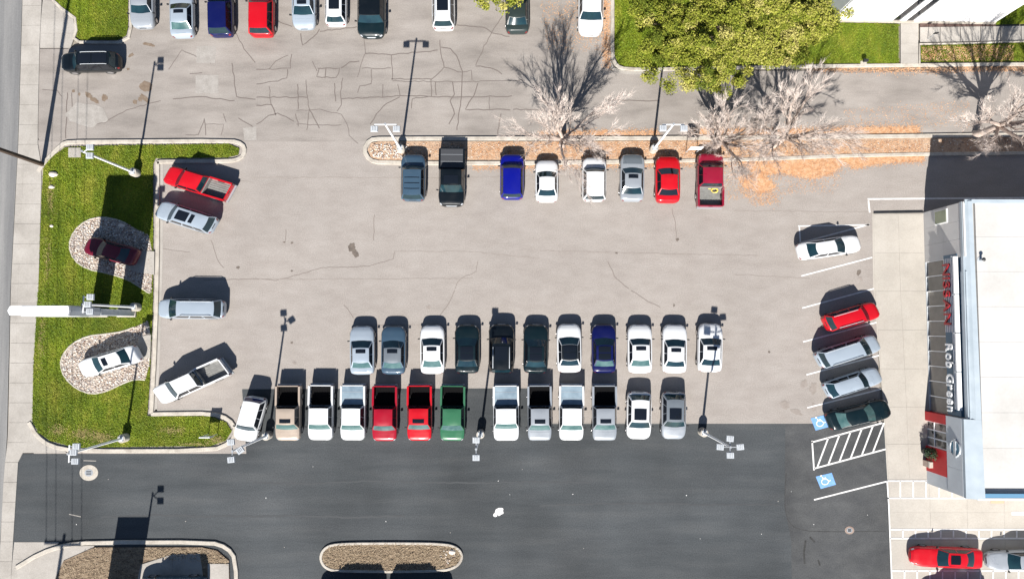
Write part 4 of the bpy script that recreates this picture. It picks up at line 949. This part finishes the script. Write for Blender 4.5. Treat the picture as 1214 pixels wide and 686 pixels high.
# ------------------------------------------------------------------ white building at the top right
W0, W1 = P(985,25.5), P(1178,28)
wa = math.atan2(W1.y-W0.y, W1.x-W0.x); WL = (W1-W0).length
wb_ = empty('office_building', (W0.x, W0.y, 0), wa); tag(wb_, 'white panel-clad building with two dark window strips at the top right', 'building')
whp = nmat('white_panel', [(.66,.67,.69),(.76,.76,.77)], .5, 5, .6)
mb = MB(); mb.prism([(0,.15),(WL,.15),(WL,14),(0,14)], -.1, 6.2); mb.build('wall', whp, wb_)
ks = lambda px: (P(px,26)-W0).length
edges = [0]+[ks(x) for x in (1004,1022,1040,1056)]; 
strips = [('wall_panel', a, b) for a, b in zip(edges[:-1], edges[1:])]+[('window', ks(1056), ks(1064)),('wall_panel', ks(1064), ks(1072)),('window', ks(1072), ks(1080)),('wall_panel', ks(1080), ks(1088))]+[('wall_panel', ks(a), ks(b)) for a, b in ((1088,1104),(1104,1122),(1122,1140),(1140,1159),(1159,1178))]
for nm, a, b in strips:
    if nm == 'wall_panel':
        mb = MB(); mb.box(((a+b)/2, .07, 3.3), (b-a-.05, .16, 5.9)); mb.build(nm, whp, wb_)
    else:
        mb = MB(); mb.box(((a+b)/2, .10, 3.2), (b-a-.02, .10, 5.9)); wf = mb.build(nm, M['grey'], wb_)
        for k in range(4):
            mb = MB(); mb.box(((a+b)/2, .04, .95+k*1.45), (b-a-.12, .04, 1.38)); mb.build('pane', M['darkglass'], wf)
mb = MB(); mb.box((WL/2, .05, .15), (WL, .3, .36)); mb.build('plinth', M['curb'], wb_)
mb = MB(); mb.box((WL/2, 7, 6.27), (WL+.3, 14.2, .14)); mb.build('roof', roofm, wb_)
# path and bed in front of it
pw = empty('footpath', P(1078,50)); tag(pw, kind='structure')
for a, b in ((28,40),(40,52),(52,64),(64,76.5)): slab(pw, [(1067,a),(1088,a),(1088,b),(1067,b)], .0, .10)
for i in range(7): slab(pw, [(1090+24*i,33-.3*i),(1113.5+24*i,32.7-.3*i),(1113.5+24*i,50.5-.4*i),(1090+24*i,51-.4*i)], .0, .10)
sheet('planting_bed', [(1090,28),(1180,30),(1180,32.5),(1090,33)], .06, nmat('dark_mulch',[(.06,.035,.03),(.12,.08,.07)],3))
curb('kerb', [(1089,77),(1089,53),(1140,52.3),(1214,50)], .12, .22)
yl = empty('yard_light', P(1023,75)); tag(yl, 'small ground floodlight on a pale pad at the lawn edge', 'light')
mb = MB(); mb.box((0,0,.06), (.55,.3,.12)); mb.build('pad', M['curb'], yl); mb = MB(); mb.cyl((0,0,.1), .03, .35, 8); mb.build('stem', M['grey'], yl); mb = MB(); mb.box((0,.05,.5), (.4,.22,.22)); mb.build('lamp_head', M['black'], yl)
sp = empty('path_post', P(1099,47)); tag(sp, 'thin dark post sign beside the footpath of the white building', 'post')
mb = MB(); mb.tube([(0,0,0),(0,0,1.3)], .03, 6); mb.build('post', M['grey'], sp); mb = MB(); mb.box((0,0,1.35), (.35,.06,.3)); mb.build('sign_panel', M['black'], sp)

# ------------------------------------------------------------------ trees
def bare_tree(px, py, ht, spread, label, seed, lean=(0,0), limbs=6, trunk_h=1.7, bark='bark', fine=5):
    r = random.Random(seed); root = empty('bare_tree', P(px, py)); tag(root, label, 'tree', 'leafless trees')
    limbsM = []; tw = []
    th = Vector((lean[0]*.25, lean[1]*.25, trunk_h)); r0 = .25*ht/8
    mb = MB(); mb.tube([(0,0,-.05),(0,0,.15),tuple(th*.5+Vector((.05,-.03,0))),tuple(th)], [r0*1.5,r0*1.05,r0*.95,r0*.85], 10); mb.build('trunk', M[bark], root, smooth=True)
    cen = Vector((lean[0]*.6, lean[1]*.6, trunk_h*.6))
    def turn(d, ang):
        a = d.orthogonal().normalized(); a.rotate(__import__('mathutils').Quaternion(d, r.uniform(0, 6.283))); return (d*math.cos(ang)+a*math.sin(ang)).normalized()
    def twig(b, d, l2):
        e = turn(d, r.uniform(.1,.55)); m_ = b+e*l2*.5; e2 = turn(e, r.uniform(0,.2)); tw.append((b, m_, m_+e2*l2*.5))
        for q in range(2):
            e3 = turn(e, r.uniform(.25,.6)); f_ = r.uniform(.3,.8); o_ = b+e*l2*f_*.5; tw.append((o_, o_+e3*l2*.22, o_+e3*l2*.45))
    def grow(mbl, p, d, ln, rad, lev):
        steps = 5; pts = [p]; rd = [rad]; q = p.copy(); dd = d.copy()
        for i in range(steps):
            out = (q-cen).normalized()
            dd = (dd+out*.10+Vector((r.gauss(0,.10), r.gauss(0,.10), r.gauss(0.03,.08)))).normalized(); q = q+dd*ln/steps; pts.append(q.copy()); rd.append(rad*(1-.6*(i+1)/steps))
        mbl.tube(pts, rd, 7 if lev == 0 else (5 if lev < 2 else 3), cap=False)
        if lev >= 1:
            for i in range(2, 6):
                for k in range((fine if i > 2 else fine-1) if lev == 2 else 1): twig(pts[i], (dd+(pts[i]-cen).normalized()*.5).normalized(), r.uniform(.5,1.25))
        if lev == 2: return
        for k in range(6 if lev == 0 else 5):
            i = min(steps, 1+int((k+1)*steps/6)); grow(mbl, pts[i], turn(dd, r.uniform(.35,.8)), ln*r.uniform(.38,.6), rd[i]*.5, lev+1)
    for k in range(limbs):
        a = 2*math.pi*(k+r.uniform(-.3,.3))/limbs; inc = .3+.8*((k*.618+.2) % 1)
        d = Vector((math.cos(a)*math.sin(inc)*spread[0]/4+lean[0]*.1, math.sin(a)*math.sin(inc)*spread[1]/4+lean[1]*.1, math.cos(inc))).normalized()
        mbl = MB(); grow(mbl, th-Vector((0,0,r.uniform(0,.5))), d, ht*.47*r.uniform(.85,1.1), r0*.6, 0); mbl.build('limb', M[bark], root, smooth=True)
    n = len(tw); T = np.array([[tuple(a), tuple(b), tuple(c)] for a, b, c in tw]); wid = nrng.uniform(.006,.011,(n,1))
    off = nrng.normal(size=(n,3)); off /= np.linalg.norm(off, axis=1)[:,None]; off2 = nrng.normal(size=(n,3)); off2 /= np.linalg.norm(off2,axis=1)[:,None]
    V = np.concatenate([T[:,0]+off*wid, T[:,0]-off*wid, T[:,1]+off*wid*.8, T[:,1]-off*wid*.8, T[:,2]], 1).reshape(-1,3)
    V2 = np.concatenate([T[:,0]+off2*wid, T[:,0]-off2*wid, T[:,1]+off2*wid*.8, T[:,1]-off2*wid*.8, T[:,2]], 1).reshape(-1,3)
    f = np.array([(0,1,3),(0,3,2),(2,3,4)]); Fc = (f[None]+(np.arange(n)*5)[:,None,None]).reshape(-1,3)
    npmesh('twigs', np.concatenate([V,V2]), np.concatenate([Fc, Fc+len(V)]), M['twig'], root)
    return root
bare_tree(666,172,8.4,(6.6,3.6),'leafless tree on the island above the white suv',5,lean=(-.5,.2),limbs=8,fine=3,trunk_h=2.2)
bare_tree(846,176,8.0,(5.6,3.2),'leafless tree on the island just right of the maroon pickup hood',8,lean=(.5,.5),limbs=8,fine=3,trunk_h=2.0)
bare_tree(914,174,8.6,(6.8,3.6),'leafless tree with pale leaning trunk in the middle of the orange leaves',13,lean=(1.2,.8),limbs=9,fine=3,trunk_h=2.4)
bare_tree(1156,160,9.6,(6.0,3.8),'large leafless tree at the right edge above the showroom shadow',21,lean=(1.0,.2),limbs=9,fine=3,trunk_h=3.0)
bare_tree(1262,152,8.0,(5.0,4.0),'leafless tree beyond the right edge of the island',33,limbs=8,fine=4)
def leafy_tree(px, py, ht, rx, ry, rz, zc, label, n_clump, seed, per=70, size=.17):
    root = empty('leafy_tree', P(px, py)); tag(root, label, 'tree', 'trees in spring leaf')
    rs = np.random.default_rng(seed); rr = random.Random(seed)
    mb = MB(); mb.tube([(0,0,-.1),(0,0,.2),(.05,.05,zc*.5),(0,.1,zc)], [.5,.36,.3,.2], 10); mb.build('trunk', M['darkbark'], root, smooth=True)
    for k in range(8):
        a = 2*math.pi*k/8+rr.uniform(-.2,.2); z0 = zc*rr.uniform(.35,.8)
        e = Vector((rx*.75*math.cos(a), ry*.75*math.sin(a), zc+rr.uniform(-.3,.7)*rz)); s = Vector((0,.05,z0)); mid_ = s.lerp(e,.5)+Vector((0,0,.6))
        mb = MB(); mb.tube([s, mid_, e], [.16,.10,.03], 7); mb.build('limb', M['darkbark'], root, smooth=True)
    # clumps spread over the shell and the inside of an uneven crown
    d = rs.normal(size=(n_clump,3)); d /= np.linalg.norm(d,axis=1)[:,None]; d[:,2] = np.where(d[:,2] < -.35, -d[:,2], d[:,2])
    lob = 1+.16*np.sin(3*np.arctan2(d[:,1],d[:,0])+1.3)+.10*np.sin(7*np.arctan2(d[:,1],d[:,0])+4*d[:,2])
    rad = rs.uniform(.45,1,n_clump)**.45*lob
    C = d*rad[:,None]*np.array([rx,ry,rz])+np.array([0,0,zc]); cr_ = rs.uniform(.32,.72,n_clump)
    cm = np.clip(np.round(rs.normal(1.45, .75, n_clump)+C[:,0]/rx*.55), 0, 3).astype(int)
    n = n_clump*per; idx = np.repeat(np.arange(n_clump), per)
    o = rs.normal(size=(n,3)); o /= np.linalg.norm(o,axis=1)[:,None]; o *= (rs.uniform(0,1,(n,1))**.5); o[:,2] *= .7
    p = C[idx]+o*cr_[idx][:,None]
    a = rs.normal(size=(n,3)); a[:,2] *= .6; a /= np.linalg.norm(a,axis=1)[:,None]; b = rs.normal(size=(n,3)); b -= a*(a*b).sum(1)[:,None]; b /= np.linalg.norm(b,axis=1)[:,None]
    s = rs.uniform(.6,1.2,(n,1))*size
    V = np.stack([p-a*s, p-b*s*.5, p+a*s, p+b*s*.5],1).reshape(-1,3)
    mi = np.clip(cm[idx]+rs.integers(-1,2,n)*(rs.random(n) < .35), 0, 3)
    npmesh('crown', V, np.arange(n*4).reshape(-1,4), [M['fol%d' % i] for i in range(4)], root, mi=mi)
    return root
leafy_tree(834,66,10.5,7.9,4.9,3.6,6.4,'big spreading tree in yellow-green leaf above the service lane',700,3,per=290,size=.088)
leafy_tree(604,-25,6.5,3.4,4.1,1.6,3.6,'small yellow-green tree reaching in over the top edge',200,4,per=110,size=.12)
